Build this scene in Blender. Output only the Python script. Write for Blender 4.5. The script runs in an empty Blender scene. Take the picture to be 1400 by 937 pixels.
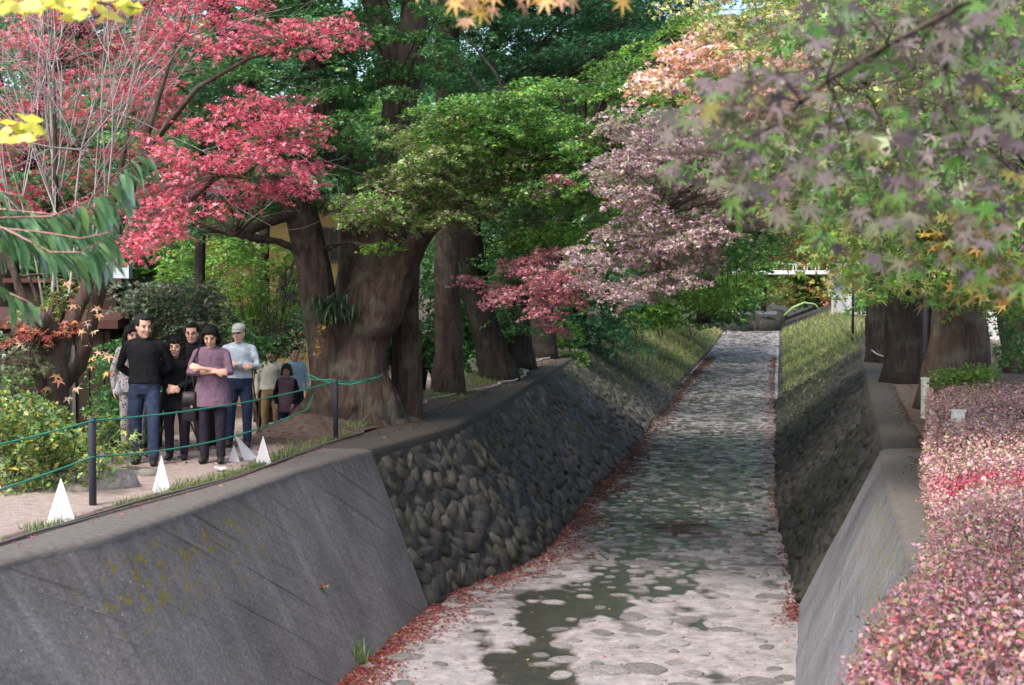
import bpy, bmesh, math, random
import numpy as np
from mathutils import Vector, Matrix
random.seed(7)
RNG = np.random.default_rng(7)
C = bpy.context.scene.collection
SC = bpy.context.scene
PI = math.pi
rad = math.radians

# ------------------------------------------------------------------ camera
F = 1900.0; EYE = 2.0; TH = math.atan(68.5/F)
cam_d = bpy.data.cameras.new('camera'); cam = bpy.data.objects.new('camera', cam_d); C.objects.link(cam)
cam.location = (0, 0, EYE); cam.rotation_euler = (PI/2-TH, 0, 0)
cam_d.sensor_width = 36; cam_d.lens = F/1400*36; cam_d.clip_start = .05; cam_d.clip_end = 1500
cam_d.dof.use_dof = True; cam_d.dof.focus_distance = 17.5; cam_d.dof.aperture_fstop = 4.8
SC.camera = cam

# ------------------------------------------------------------------ light
SUN_EL, SUN_AZ = 52, 215      # azimuth: clockwise from +Y
w = bpy.data.worlds.new('World'); SC.world = w; w.use_nodes = True
nt = w.node_tree; bg = nt.nodes['Background']
sky = nt.nodes.new('ShaderNodeTexSky'); sky.sky_type = 'NISHITA'; sky.sun_disc = False
sky.sun_elevation = rad(SUN_EL); sky.sun_rotation = rad(SUN_AZ)
sky.air_density = 1.0; sky.dust_density = 4.0; sky.ozone_density = .6
nt.links.new(sky.outputs[0], bg.inputs['Color']); bg.inputs['Strength'].default_value = .15
sd = bpy.data.lights.new('sun', 'SUN'); sd.energy = 1.25; sd.angle = rad(11); sd.color = (1, .95, .88)
so = bpy.data.objects.new('sun', sd); C.objects.link(so)
dv = Vector((math.sin(rad(SUN_AZ))*math.cos(rad(SUN_EL)), math.cos(rad(SUN_AZ))*math.cos(rad(SUN_EL)), math.sin(rad(SUN_EL))))
so.rotation_euler = dv.to_track_quat('Z', 'Y').to_euler(); so.location = (0, 0, 30)
SC.view_settings.view_transform = 'Standard'; SC.view_settings.look = 'None'
SC.view_settings.exposure = 1.42; SC.view_settings.gamma = 1
SC.render.engine = 'CYCLES'
SC.cycles.max_bounces = 6; SC.cycles.diffuse_bounces = 3; SC.cycles.glossy_bounces = 2
SC.cycles.transmission_bounces = 4; SC.cycles.transparent_max_bounces = 8
SC.cycles.use_denoising = True
SC.cycles.caustics_reflective = False; SC.cycles.caustics_refractive = False

# ------------------------------------------------------------------ maths
def P(px, py, Y):
    c, s = math.cos(TH), math.sin(TH)
    dx = px-700; up = 468.5-py
    dy = c*F+s*up; dz = -s*F+c*up
    t = Y/dy
    return Vector((dx*t, Y, EYE+dz*t))
def gx(px, Y, py=500):
    return P(px, py, Y).x
def sm(a, b, x):
    t = np.clip((np.asarray(x, float)-a)/(b-a), 0, 1); return t*t*(3-2*t)
def hash3(ix, iy, iz):
    n = (ix*374761393+iy*668265263+iz*1274126177) & 0xffffffff
    n = ((n ^ (n >> 13))*1103515245) & 0xffffffff
    n = ((n ^ (n >> 16))*2246822519) & 0xffffffff
    return ((n ^ (n >> 15)) & 0xffffff)/float(0xffffff)
def vnoise(p):
    p = np.asarray(p, float); i = np.floor(p).astype(np.int64); f = p-i; f = f*f*(3-2*f)
    r = 0
    for dx in (0, 1):
        for dy in (0, 1):
            for dz in (0, 1):
                wgt = (f[..., 0] if dx else 1-f[..., 0])*(f[..., 1] if dy else 1-f[..., 1])*(f[..., 2] if dz else 1-f[..., 2])
                r = r+wgt*hash3(i[..., 0]+dx, i[..., 1]+dy, i[..., 2]+dz)
    return r*2-1
def fbm(p, o=4):
    p = np.asarray(p, float); a = 1; r = 0; t = 0
    for k in range(o):
        r = r+a*vnoise(p*(2**k)+17.3*k); t += a; a *= .5
    return r/t

# ------------------------------------------------------------------ object helpers
def link(o, parent=None):
    C.objects.link(o)
    if parent is not None: o.parent = parent
    return o
def tag(o, label, cat, group=None):
    o['label'] = label; o['category'] = cat
    if group: o['group'] = group
    return o
def thing(name, label, cat, loc=(0, 0, 0), rz=0, group=None):
    o = bpy.data.objects.new(name, None); link(o); o.location = loc; o.rotation_euler = (0, 0, rz)
    o.empty_display_size = .2
    return tag(o, label, cat, group)
def struct(o): o['kind'] = 'structure'; return o
def stuff(o): o['kind'] = 'stuff'; return o
def npmesh(name, V, Fc, mat, col=None, smooth=False, attrs=None):
    V = np.ascontiguousarray(V, np.float32).reshape(-1, 3); Fc = np.ascontiguousarray(Fc, np.int32)
    me = bpy.data.meshes.new(name); n, k = Fc.shape
    me.vertices.add(len(V)); me.vertices.foreach_set('co', V.ravel())
    me.loops.add(n*k); me.loops.foreach_set('vertex_index', Fc.ravel())
    me.polygons.add(n); me.polygons.foreach_set('loop_start', np.arange(0, n*k, k, dtype=np.int32))
    me.polygons.foreach_set('loop_total', np.full(n, k, np.int32))
    if smooth: me.polygons.foreach_set('use_smooth', np.ones(n, bool))
    if col is not None:
        c4 = np.ones((len(V), 4), np.float32); c4[:, :3] = col
        a = me.attributes.new('col', 'FLOAT_COLOR', 'POINT'); a.data.foreach_set('color', c4.ravel())
    for kx, v in (attrs or {}).items():
        a = me.attributes.new(kx, 'FLOAT', 'POINT'); a.data.foreach_set('value', np.asarray(v, np.float32).ravel())
    me.update(calc_edges=True)
    if mat: me.materials.append(mat)
    return me
def obj(name, me, parent=None, at=None):
    o = bpy.data.objects.new(name, me)
    if at is not None: o.location = at
    return link(o, parent)
def grid_faces(nu, nv):
    i = np.arange(nu-1)[:, None]*nv+np.arange(nv-1)[None, :]
    return np.stack([i, i+1, i+nv+1, i+nv], -1).reshape(-1, 4)
def gridmesh(name, G, mat, smooth=True, attrs=None, flip=False, col=None):
    nu, nv = G.shape[:2]; f = grid_faces(nu, nv)
    if flip: f = f[:, ::-1]
    return npmesh(name, G.reshape(-1, 3), f, mat, smooth=smooth, attrs=attrs, col=col)
def pymesh(name, V, Fc, mat, smooth=False):
    me = bpy.data.meshes.new(name); me.from_pydata([tuple(v) for v in V], [], Fc); me.update()
    if mat: me.materials.append(mat)
    if smooth: me.polygons.foreach_set('use_smooth', [True]*len(me.polygons))
    return me
class MB:
    """collects simple solids into one mesh"""
    def __init__(s): s.V = []; s.F = []
    def add(s, V, Fc):
        b = len(s.V); s.V += [Vector(v) for v in V]; s.F += [[i+b for i in f] for f in Fc]; return s
    def box(s, x0, x1, y0, y1, z0, z1):
        V = [(x, y, z) for x in (x0, x1) for y in (y0, y1) for z in (z0, z1)]
        return s.add(V, [(0, 1, 3, 2), (4, 6, 7, 5), (0, 4, 5, 1), (2, 3, 7, 6), (0, 2, 6, 4), (1, 5, 7, 3)])
    def tube(s, pts, rs, n=8, cap=True, sq=None):
        pts = [Vector(p) for p in pts]
        if not hasattr(rs, '__len__'): rs = [rs]*len(pts)
        rings = []; prev = None
        for i, p in enumerate(pts):
            d = (pts[min(i+1, len(pts)-1)]-pts[max(i-1, 0)])
            d = d.normalized() if d.length > 1e-9 else Vector((0, 0, 1))
            if prev is None:
                a = Vector((1, 0, 0)) if abs(d.x) < .9 else Vector((0, 1, 0)); u = (a-d*a.dot(d)).normalized()
            else: u = (prev-d*prev.dot(d)).normalized()
            prev = u; v = d.cross(u)
            rings.append([p+(u*math.cos(2*PI*k/n)+v*math.sin(2*PI*k/n))*rs[i] for k in range(n)])
        V = [q for r in rings for q in r]; Fc = []
        for i in range(len(rings)-1):
            for k in range(n):
                a = i*n+k; b = i*n+(k+1) % n; Fc.append((a, b, b+n, a+n))
        if cap: Fc.append(tuple(range(n))[::-1]); Fc.append(tuple((len(rings)-1)*n+k for k in range(n)))
        return s.add(V, Fc)
    def capsule(s, pts, rs, n=12):
        """tube with rounded ends"""
        pts = [Vector(p) for p in pts]
        if not hasattr(rs, '__len__'): rs = [rs]*len(pts)
        d0 = (pts[0]-pts[1]).normalized(); d1 = (pts[-1]-pts[-2]).normalized()
        pp = [pts[0]+d0*rs[0]*.95, pts[0]+d0*rs[0]*.6]+pts+[pts[-1]+d1*rs[-1]*.6, pts[-1]+d1*rs[-1]*.95]
        rr = [rs[0]*.3, rs[0]*.8]+list(rs)+[rs[-1]*.8, rs[-1]*.3]
        return s.tube(pp, rr, n)
    def ell(s, c, r, n=14, m=8, rot=None):
        c = Vector(c); V = [c+(rot@Vector((0, 0, -r[2])) if rot else Vector((0, 0, -r[2])))]
        for i in range(1, m):
            a = -PI/2+PI*i/m
            for k in range(n):
                b = 2*PI*k/n; q = Vector((r[0]*math.cos(a)*math.cos(b), r[1]*math.cos(a)*math.sin(b), r[2]*math.sin(a)))
                V.append(c+(rot@q if rot else q))
        V.append(c+(rot@Vector((0, 0, r[2])) if rot else Vector((0, 0, r[2])))); Fc = []
        for k in range(n): Fc.append((0, 1+(k+1) % n, 1+k))
        for i in range(m-2):
            for k in range(n):
                a = 1+i*n+k; b = 1+i*n+(k+1) % n; Fc.append((a, b, b+n, a+n))
        L = len(V)-1
        for k in range(n): Fc.append((L, L-n+k, L-n+(k+1) % n))
        return s.add(V, Fc)
    def loft(s, secs, n=20, p=2.0):
        """secs: (x,y,z,rx,ry) horizontal super-ellipses, bottom to top"""
        V = []
        for (x, y, z, rx, ry) in secs:
            for k in range(n):
                a = 2*PI*k/n; ca, sa = math.cos(a), math.sin(a)
                V.append((x+rx*math.copysign(abs(ca)**(2/p), ca), y+ry*math.copysign(abs(sa)**(2/p), sa), z))
        Fc = [(i*n+k, i*n+(k+1) % n, (i+1)*n+(k+1) % n, (i+1)*n+k) for i in range(len(secs)-1) for k in range(n)]
        Fc.append(tuple(range(n))[::-1]); Fc.append(tuple((len(secs)-1)*n+k for k in range(n)))
        return s.add(V, Fc)
    def mesh(s, name, mat, smooth=False): return pymesh(name, s.V, s.F, mat, smooth)
    def build(s, name, mat, parent=None, smooth=False, at=None):
        return obj(name, s.mesh(name, mat, smooth), parent, at)
def remesh(mb, name, mat, voxel, smooth_it=4, parent=None, disp=0, dscale=8, at=None, dec=1.0):
    o = obj(name, mb.mesh(name, None))
    m = o.modifiers.new('r', 'REMESH'); m.mode = 'VOXEL'; m.voxel_size = voxel
    if smooth_it:
        m = o.modifiers.new('s', 'SMOOTH'); m.iterations = smooth_it; m.factor = .5
    if dec < 1:
        m = o.modifiers.new('d', 'DECIMATE'); m.ratio = dec
    dg = bpy.context.evaluated_depsgraph_get(); dg.update()
    me = bpy.data.meshes.new_from_object(o.evaluated_get(dg)); bpy.data.objects.remove(o)
    me.name = name; n = len(me.vertices)
    if disp:
        V = np.empty(n*3, np.float32); N = np.empty(n*3, np.float32)
        me.vertices.foreach_get('co', V); me.vertices.foreach_get('normal', N)
        V = V.reshape(-1, 3); N = N.reshape(-1, 3)
        if callable(disp): d = disp(V)
        else: d = disp*fbm(V*dscale, 3)
        me.vertices.foreach_set('co', (V+N*np.asarray(d)[:, None]).astype(np.float32).ravel())
    me.polygons.foreach_set('use_smooth', np.ones(len(me.polygons), bool)); me.update()
    me.materials.clear(); me.materials.append(mat)
    o = obj(name, me, parent, at)
    return o

# ------------------------------------------------------------------ materials
def newmat(name):
    m = bpy.data.materials.new(name); m.use_nodes = True; t = m.node_tree
    return m, t, t.nodes['Principled BSDF']
def N(t, ty, **kw):
    n = t.nodes.new(ty)
    for k, v in kw.items():
        if hasattr(n, k): setattr(n, k, v)
        else: n.inputs[k.replace('_', ' ')].default_value = v
    return n
def ramp(t, fac, stops):
    r = t.nodes.new('ShaderNodeValToRGB'); e = r.color_ramp.elements
    while len(e) < len(stops): e.new(.5)
    for i, (p, c) in enumerate(stops):
        e[i].position = p; e[i].color = (*c, 1) if len(c) == 3 else c
    t.links.new(fac, r.inputs[0]); return r
def noise(t, vec, scale, detail=4, rough=.6, dist=0):
    n = t.nodes.new('ShaderNodeTexNoise'); n.inputs['Scale'].default_value = scale
    n.inputs['Detail'].default_value = detail; n.inputs['Roughness'].default_value = rough
    n.inputs['Distortion'].default_value = dist
    if vec is not None: t.links.new(vec, n.inputs['Vector'])
    return n
def mapping(t, sc=(1, 1, 1), rot=(0, 0, 0), src=None):
    if src is None: src = N(t, 'ShaderNodeTexCoord').outputs['Object']
    m = t.nodes.new('ShaderNodeMapping'); m.inputs['Scale'].default_value = sc; m.inputs['Rotation'].default_value = rot
    t.links.new(src, m.inputs[0]); return m.outputs[0]
def mix(t, a, b, f, mode='MIX'):
    m = t.nodes.new('ShaderNodeMix'); m.data_type = 'RGBA'; m.blend_type = mode
    for v, k in ((f, 0), (a, 6), (b, 7)):
        if hasattr(v, 'links'): t.links.new(v, m.inputs[k])
        else: m.inputs[k].default_value = v if k == 0 else (*v, 1)
    return m.outputs[2]
def bump(t, bs, h, strength=.5, dist=.02):
    b = t.nodes.new('ShaderNodeBump'); b.inputs['Strength'].default_value = strength; b.inputs['Distance'].default_value = dist
    t.links.new(h, b.inputs['Height']); t.links.new(b.outputs[0], bs.inputs['Normal'])
def attr(t, name):
    a = t.nodes.new('ShaderNodeAttribute'); a.attribute_name = name; return a
def simple(name, col, rough=.8, var=.25, scale=6, bmp=.2, bd=.01, spec=.3, metal=0, vec=None):
    m, t, bs = newmat(name); v = mapping(t)
    n = noise(t, v, scale, 5)
    lo = tuple(c*(1-var) for c in col); hi = tuple(min(1, c*(1+var)) for c in col)
    r = ramp(t, n.outputs[0], [(.3, lo), (.7, hi)])
    t.links.new(r.outputs[0], bs.inputs['Base Color']); bs.inputs['Roughness'].default_value = rough
    bs.inputs['Specular IOR Level'].default_value = spec; bs.inputs['Metallic'].default_value = metal
    if bmp: n2 = noise(t, v, scale*5, 4); bump(t, bs, n2.outputs[0], bmp, bd)
    return m
def leafmat(name, trans=.42, gloss=.05, rough=.45, cols=None):
    m = bpy.data.materials.new(name); m.use_nodes = True; t = m.node_tree; t.nodes.clear()
    out = t.nodes.new('ShaderNodeOutputMaterial')
    if cols is None: c = attr(t, 'col').outputs['Color']
    else:
        oi = t.nodes.new('ShaderNodeObjectInfo')
        k = [(i/max(1, len(cols)-1), cc) for i, cc in enumerate(cols)]
        c = ramp(t, oi.outputs['Random'], k).outputs[0]
        nz = noise(t, mapping(t), 40, 3)
        c = mix(t, c, (1.25, 1.2, 1.1), nz.outputs[0], 'MULTIPLY')
    d = t.nodes.new('ShaderNodeBsdfDiffuse'); tr = t.nodes.new('ShaderNodeBsdfTranslucent'); g = t.nodes.new('ShaderNodeBsdfGlossy')
    g.inputs['Roughness'].default_value = rough
    t.links.new(c, d.inputs[0]); t.links.new(c, tr.inputs[0])
    m1 = t.nodes.new('ShaderNodeMixShader'); m1.inputs[0].default_value = trans
    t.links.new(d.outputs[0], m1.inputs[1]); t.links.new(tr.outputs[0], m1.inputs[2])
    m2 = t.nodes.new('ShaderNodeMixShader'); m2.inputs[0].default_value = gloss
    t.links.new(m1.outputs[0], m2.inputs[1]); t.links.new(g.outputs[0], m2.inputs[2])
    t.links.new(m2.outputs[0], out.inputs[0]); return m
M = {}
M['leaf'] = leafmat('leaf')
def vcolmat(name, rough=.85):
    m, t, bs = newmat(name); a = attr(t, 'col'); v = mapping(t); n = noise(t, v, 14, 5)
    c = mix(t, a.outputs['Color'], ramp(t, n.outputs[0], [(.3, (.55, .55, .55)), (.75, (1.3, 1.3, 1.3))]).outputs[0], 1.0, 'MULTIPLY')
    t.links.new(c, bs.inputs['Base Color']); bs.inputs['Roughness'].default_value = rough
    bs.inputs['Specular IOR Level'].default_value = .25
    bump(t, bs, noise(t, v, 45, 5).outputs[0], .5, .02); return m
M['vcol'] = vcolmat('fallen_leaf')

# bark: vertical ridges, lichen patches
def barkmat(name, lo, hi, lichen=.35):
    m, t, bs = newmat(name); v = mapping(t, (1, 1, .22))
    n1 = noise(t, v, 9, 6, .65, .6); n2 = noise(t, mapping(t), 2.2, 4); n3 = noise(t, mapping(t), 24, 4)
    base = ramp(t, n1.outputs[0], [(.3, lo), (.68, hi)]).outputs[0]
    l = ramp(t, n2.outputs[0], [(.52, (0, 0, 0)), (.66, (lichen,)*3)]).outputs[0]
    base = mix(t, base, (.17, .18, .14), l)
    sp = ramp(t, n3.outputs[0], [(.68, (0, 0, 0)), (.75, (.35,)*3)]).outputs[0]
    base = mix(t, base, (.3, .3, .27), sp)
    t.links.new(base, bs.inputs['Base Color']); bs.inputs['Roughness'].default_value = .9; bs.inputs['Specular IOR Level'].default_value = .15
    vo = t.nodes.new('ShaderNodeTexVoronoi'); vo.feature = 'DISTANCE_TO_EDGE'; vo.inputs['Scale'].default_value = 11
    wv_ = noise(t, mapping(t, (1, 1, .3)), 3, 3); mp_ = mapping(t, (1, 1, .16)); ad_ = t.nodes.new('ShaderNodeMixRGB'); ad_.inputs[0].default_value = .12; t.links.new(mp_, ad_.inputs[1]); t.links.new(wv_.outputs['Color'], ad_.inputs[2]); t.links.new(ad_.outputs[0], vo.inputs[0])
    cr_ = ramp(t, vo.outputs['Distance'], [(.0, (.80,)*3), (.10, (1,)*3)]).outputs[0]
    base = mix(t, base, cr_, 1.0, 'MULTIPLY'); t.links.new(base, bs.inputs['Base Color'])
    mm = t.nodes.new('ShaderNodeMath'); mm.operation = 'MULTIPLY_ADD'; mm.inputs[1].default_value = 2.2; t.links.new(n1.outputs[0], mm.inputs[0]); t.links.new(cr_, mm.inputs[2])
    bump(t, bs, mm.outputs[0], .6, .035); return m
M['bark'] = barkmat('bark', (.030, .021, .018), (.105, .075, .061))
M['bark_dark'] = barkmat('bark_dark', (.012, .010, .009), (.042, .034, .030), .15)
M['twig'] = simple('twig', (.075, .055, .045), .9, .3, 9, .3)
M['twig_pale'] = simple('twig_pale', (.34, .31, .30), .85, .3, 9, .3)
M['twig_red'] = simple('twig_red', (.45, .22, .2), .7, .3, 20, .2)
# ------------------------------------------------------------------ canal plan (metres; rows are Y, X)
def curve(pts):
    a = np.array(sorted(pts)); ys, xs = a[:, 0], a[:, 1]
    def f(y):
        y = np.asarray(y, float); k = .35
        r = np.interp(y, ys, xs)
        for d in (-1, 1):
            r = r+np.interp(y+d*k*(.4+y*.02), ys, xs)
        return r/3
    return f
LT = curve([(0, -6.0), (4, -5.1), (10.44, -3.85), (11.24, -3.44), (12.8, -3.05), (15.8, -2.45), (17.2, -2.02), (20.9, -.87), (26.2, -.15), (30.9, .40), (42.7, 1.85), (74.5, 5.9), (110, 12.5), (152, 18.5), (170, 21)])
LF = curve([(0, -4.4), (4, -3.7), (10, -2.57), (14.6, -1.72), (16.2, -1.35), (17.9, -1.08), (19.5, -.33), (20.7, .30), (22.1, .60), (27.4, 1.5), (34.9, 2.94), (47.5, 5.17), (59.5, 7.2), (110.6, 16.6), (152, 24.2), (170, 27.3)])
LO = curve([(0, -6.5), (4, -5.6), (11, -4.08), (12.97, -3.58), (14.9, -3.02), (17.8, -2.5), (20.5, -1.95), (27.9, -.55), (35.8, .55), (45.8, 1.9), (74.5, 5.2), (110, 11.7), (152, 17.5), (170, 20)])
RF = curve([(0, .3), (4, 1.0), (10, 2.1), (14.5, 2.99), (17.75, 3.70), (18.9, 3.86), (22.9, 4.45), (27.1, 5.19), (40.3, 7.64), (64.5, 12.2), (110.6, 21.1), (152, 29), (170, 32.5)])
RT = curve([(0, 1.0), (5, 1.85), (10, 2.95), (12, 3.4), (15.2, 4.13), (19.8, 5.28), (22, 5.78), (36.2, 9.2), (60, 15.0), (92.7, 22.4), (150, 34.5), (170, 38.5)])
RO = lambda y: RT(y)+.55
BED = -2.07
TOPZ = lambda y: 1.0*sm(80, 150, y)
TL = lambda y: TOPZ(y)+.8*sm(52, 100, y)
def yrows(a, b, s0, e=1.4):
    r = [a]
    while r[-1] < b:
        r.append(r[-1]+s0*max(1, r[-1]/14)**e)
    r[-1] = b; return np.array(r)

# ---- ground of the left bank
def hL(x, y):
    d = LO(y)-x
    z = TL(y)+.0*x
    z = z-.65*sm(16.8, 24, y)*sm(.9, 2.2, d)*(1-sm(60, 90, y))
    z = z+.16*np.exp(-(((x+3.05)/.8)**2+((y-20.0)/.7)**2))+.10*np.exp(-((d-.9)/.6)**2)*sm(17, 20, y)
    z = z+.025*fbm(np.stack([x*1.3, y*1.3, x*0], -1), 3)*sm(0, .5, d)+.006*fbm(np.stack([x*9, y*9, x*0], -1), 2)*sm(0, .2, d)
    z = z+.12*sm(5, 9, d)
    return z-.012
def hR(x, y):
    d = x-RO(y)
    z = TOPZ(y)+.05*sm(0, 1, d)+.03*fbm(np.stack([x*1.1, y*1.1, x*0+4], -1), 3)*sm(0, .5, d)
    return z-.012
rows = yrows(1.5, 166, .12)
dist = np.concatenate([np.linspace(0, 3, 50), np.geomspace(3.1, 90, 46)])
def groundmat(name, path):
    m, t, bs = newmat(name); v = mapping(t)
    n1 = noise(t, v, .9, 5); n2 = noise(t, v, 11, 6, .7); n3 = noise(t, v, 60, 3)
    soil = ramp(t, n2.outputs[0], [(.32, (.055, .042, .034)), (.68, (.16, .12, .10))]).outputs[0]
    sand = ramp(t, n2.outputs[0], [(.3, path[0]), (.72, path[1])]).outputs[0]
    a = attr(t, 'path')
    ad = t.nodes.new('ShaderNodeMath'); ad.operation = 'ADD'; t.links.new(a.outputs['Fac'], ad.inputs[0])
    mu = t.nodes.new('ShaderNodeMath'); mu.operation = 'MULTIPLY_ADD'; mu.inputs[1].default_value = .9; mu.inputs[2].default_value = -.45
    t.links.new(n1.outputs[0], mu.inputs[0]); t.links.new(mu.outputs[0], ad.inputs[1])
    f = ramp(t, ad.outputs[0], [(.35, (0, 0, 0)), (.6, (1, 1, 1))]).outputs[0]
    c = mix(t, soil, sand, f)
    sp = ramp(t, n3.outputs[0], [(.3, (.7, .7, .7)), (.7, (1.2, 1.2, 1.2))]).outputs[0]
    c = mix(t, c, sp, 1.0, 'MULTIPLY')
    t.links.new(c, bs.inputs['Base Color']); bs.inputs['Roughness'].default_value = .95; bs.inputs['Specular IOR Level'].default_value = .1
    bump(t, bs, n2.outputs[0], .6, .03); return m
M['ground'] = groundmat('path_soil', ((.22, .175, .155), (.36, .30, .27)))
M['groundR'] = groundmat('bank_soil', ((.30, .27, .24), (.46, .42, .37)))
yy = rows[:, None]; XX = LO(rows)[:, None]-dist[None, :]; YY = np.broadcast_to(yy, XX.shape)
dL = np.broadcast_to(dist[None, :], XX.shape)
pathL = (sm(.10, .35, dL)*(1-sm(2.6, 3.6, dL)))*(1-sm(16.5, 19, YY))+.55*sm(2.4, 3.0, dL)*(1-sm(5, 6, dL))*sm(18, 22, YY)
G = np.stack([XX, YY, hL(XX, YY)], -1)
struct(obj('ground', gridmesh('ground', G, M['ground'], attrs={'path': pathL})))
XX = RO(rows)[:, None]+dist[None, :]; YY = np.broadcast_to(yy, XX.shape); dR = np.broadcast_to(dist[None, :], XX.shape)
G = np.stack([XX, YY, hR(XX, YY)], -1)
struct(obj('ground', gridmesh('ground', G, M['groundR'], attrs={'path': sm(3.5, 6.5, dR)}, flip=True)))

# ---- hill closing the valley
M['hill'] = simple('hill_green', (.045, .075, .03), .95, .5, .35, .6, .5)
hx = np.linspace(-260, 320, 90); hy = np.geomspace(164, 620, 40)
HX, HY = np.meshgrid(hx, hy); HZ = 1.0+(HY-164)**.9*.28*(1+.25*fbm(np.stack([HX*.015, HY*.015, HX*0], -1), 4))+.05*np.abs(HX-25)*sm(164, 220, HY)-.4
struct(obj('hill', gridmesh('hill', np.stack([HX, HY, HZ], -1), M['hill'], flip=False)))

# ---- river bed with a shallow wet channel
chan = [(14, .2), (15.2, .15), (16.5, .35), (18.2, 1.0), (19.8, 1.7), (21.5, 2.1), (24, 2.4), (28, 3.3), (40, 6.0)]
cy = np.array([c[0] for c in chan]); cx = np.array([c[1] for c in chan])
def bedz(x, y):
    n = 1.3*fbm(np.stack([x*2.2, y*1.3, x*0+2], -1), 4); n2 = fbm(np.stack([x*7, y*5, x*0+9], -1), 3)
    c = np.interp(y, cy, cx); wd = .5+.5*sm(17, 19, y)+.9*sm(20, 24, y)
    u = (x-LF(y))/np.maximum(.5, RF(y)-LF(y))
    ch = np.exp(-((x-c)/wd)**2)*np.where(y > 40, 0, 1)
    ch2 = .7*np.exp(-(((x-2.15)/.45)**2+((y-18.5)/2.0)**2))
    far = sm(21, 27, y)*.85*sm(.02, .22, u)*(1-sm(.78, .97, u))
    return BED+TOPZ(y)*.8+.030*n+.016*n2-.034*np.clip(ch+ch2, 0, 1.1)-.030*far+.02
WL = BED-.003
rows = yrows(9, 168, .045, 1.5); u = np.linspace(-.04, 1.04, 100)
yy = rows[:, None]; XX = LF(rows)[:, None]*(1-u)+RF(rows)[:, None]*u; YY = np.broadcast_to(yy, XX.shape)
ZZ = bedz(XX, YY)
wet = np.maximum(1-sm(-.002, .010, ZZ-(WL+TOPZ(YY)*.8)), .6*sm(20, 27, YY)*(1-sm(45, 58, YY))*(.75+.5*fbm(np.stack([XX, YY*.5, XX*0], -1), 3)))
def bedmat():
    m, t, bs = newmat('river_bed_concrete'); v = mapping(t)
    n1 = noise(t, v, 1.3, 5); n2 = noise(t, v, 16, 6, .7); n3 = noise(t, v, 5, 5)
    dry = ramp(t, n3.outputs[0], [(.3, (.19, .178, .18)), (.7, (.365, .34, .342))]).outputs[0]
    dry = mix(t, dry, ramp(t, n2.outputs[0], [(.3, (.75, .75, .75)), (.7, (1.12, 1.12, 1.12))]).outputs[0], 1.0, 'MULTIPLY')
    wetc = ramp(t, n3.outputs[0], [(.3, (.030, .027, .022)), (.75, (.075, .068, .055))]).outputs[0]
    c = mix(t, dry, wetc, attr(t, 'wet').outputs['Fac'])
    t.links.new(c, bs.inputs['Base Color']); bs.inputs['Roughness'].default_value = .85; bs.inputs['Specular IOR Level'].default_value = .3
    bump(t, bs, n2.outputs[0], .5, .02); return m
M['bed'] = bedmat()
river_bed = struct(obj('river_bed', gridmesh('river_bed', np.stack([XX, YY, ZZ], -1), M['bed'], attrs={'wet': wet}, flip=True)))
m = bpy.data.materials.new('water'); m.use_nodes = True; t = m.node_tree; t.nodes.clear(); M['water'] = m
out = t.nodes.new('ShaderNodeOutputMaterial'); tr = t.nodes.new('ShaderNodeBsdfTransparent'); tr.inputs[0].default_value = (.86, .85, .78, 1)
gl = t.nodes.new('ShaderNodeBsdfGlossy'); gl.inputs['Roughness'].default_value = .22; fr = t.nodes.new('ShaderNodeFresnel'); fr.inputs[0].default_value = 1.33
bp = t.nodes.new('ShaderNodeBump'); bp.inputs['Strength'].default_value = .35; bp.inputs['Distance'].default_value = .02
t.links.new(noise(t, mapping(t, (3, 1.5, 1)), 6, 4).outputs[0], bp.inputs['Height'])
t.links.new(bp.outputs[0], gl.inputs['Normal']); t.links.new(bp.outputs[0], fr.inputs['Normal'])
mx = t.nodes.new('ShaderNodeMixShader'); fm = t.nodes.new('ShaderNodeMath'); fm.operation = 'MULTIPLY'; fm.inputs[1].default_value = .38; t.links.new(fr.outputs[0], fm.inputs[0]); t.links.new(fm.outputs[0], mx.inputs[0]); t.links.new(tr.outputs[0], mx.inputs[1]); t.links.new(gl.outputs[0], mx.inputs[2])
t.links.new(mx.outputs[0], out.inputs[0])
rw = yrows(9, 168, .6, 1.2); uw = np.linspace(0.0, 1.0, 6)
WX = LF(rw)[:, None]*(1-uw)+RF(rw)[:, None]*uw; WY = np.broadcast_to(rw[:, None], WX.shape)
struct(obj('water', gridmesh('water', np.stack([WX, WY, WL+TOPZ(WY)*.8], -1), M['water'], flip=True)))

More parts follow.
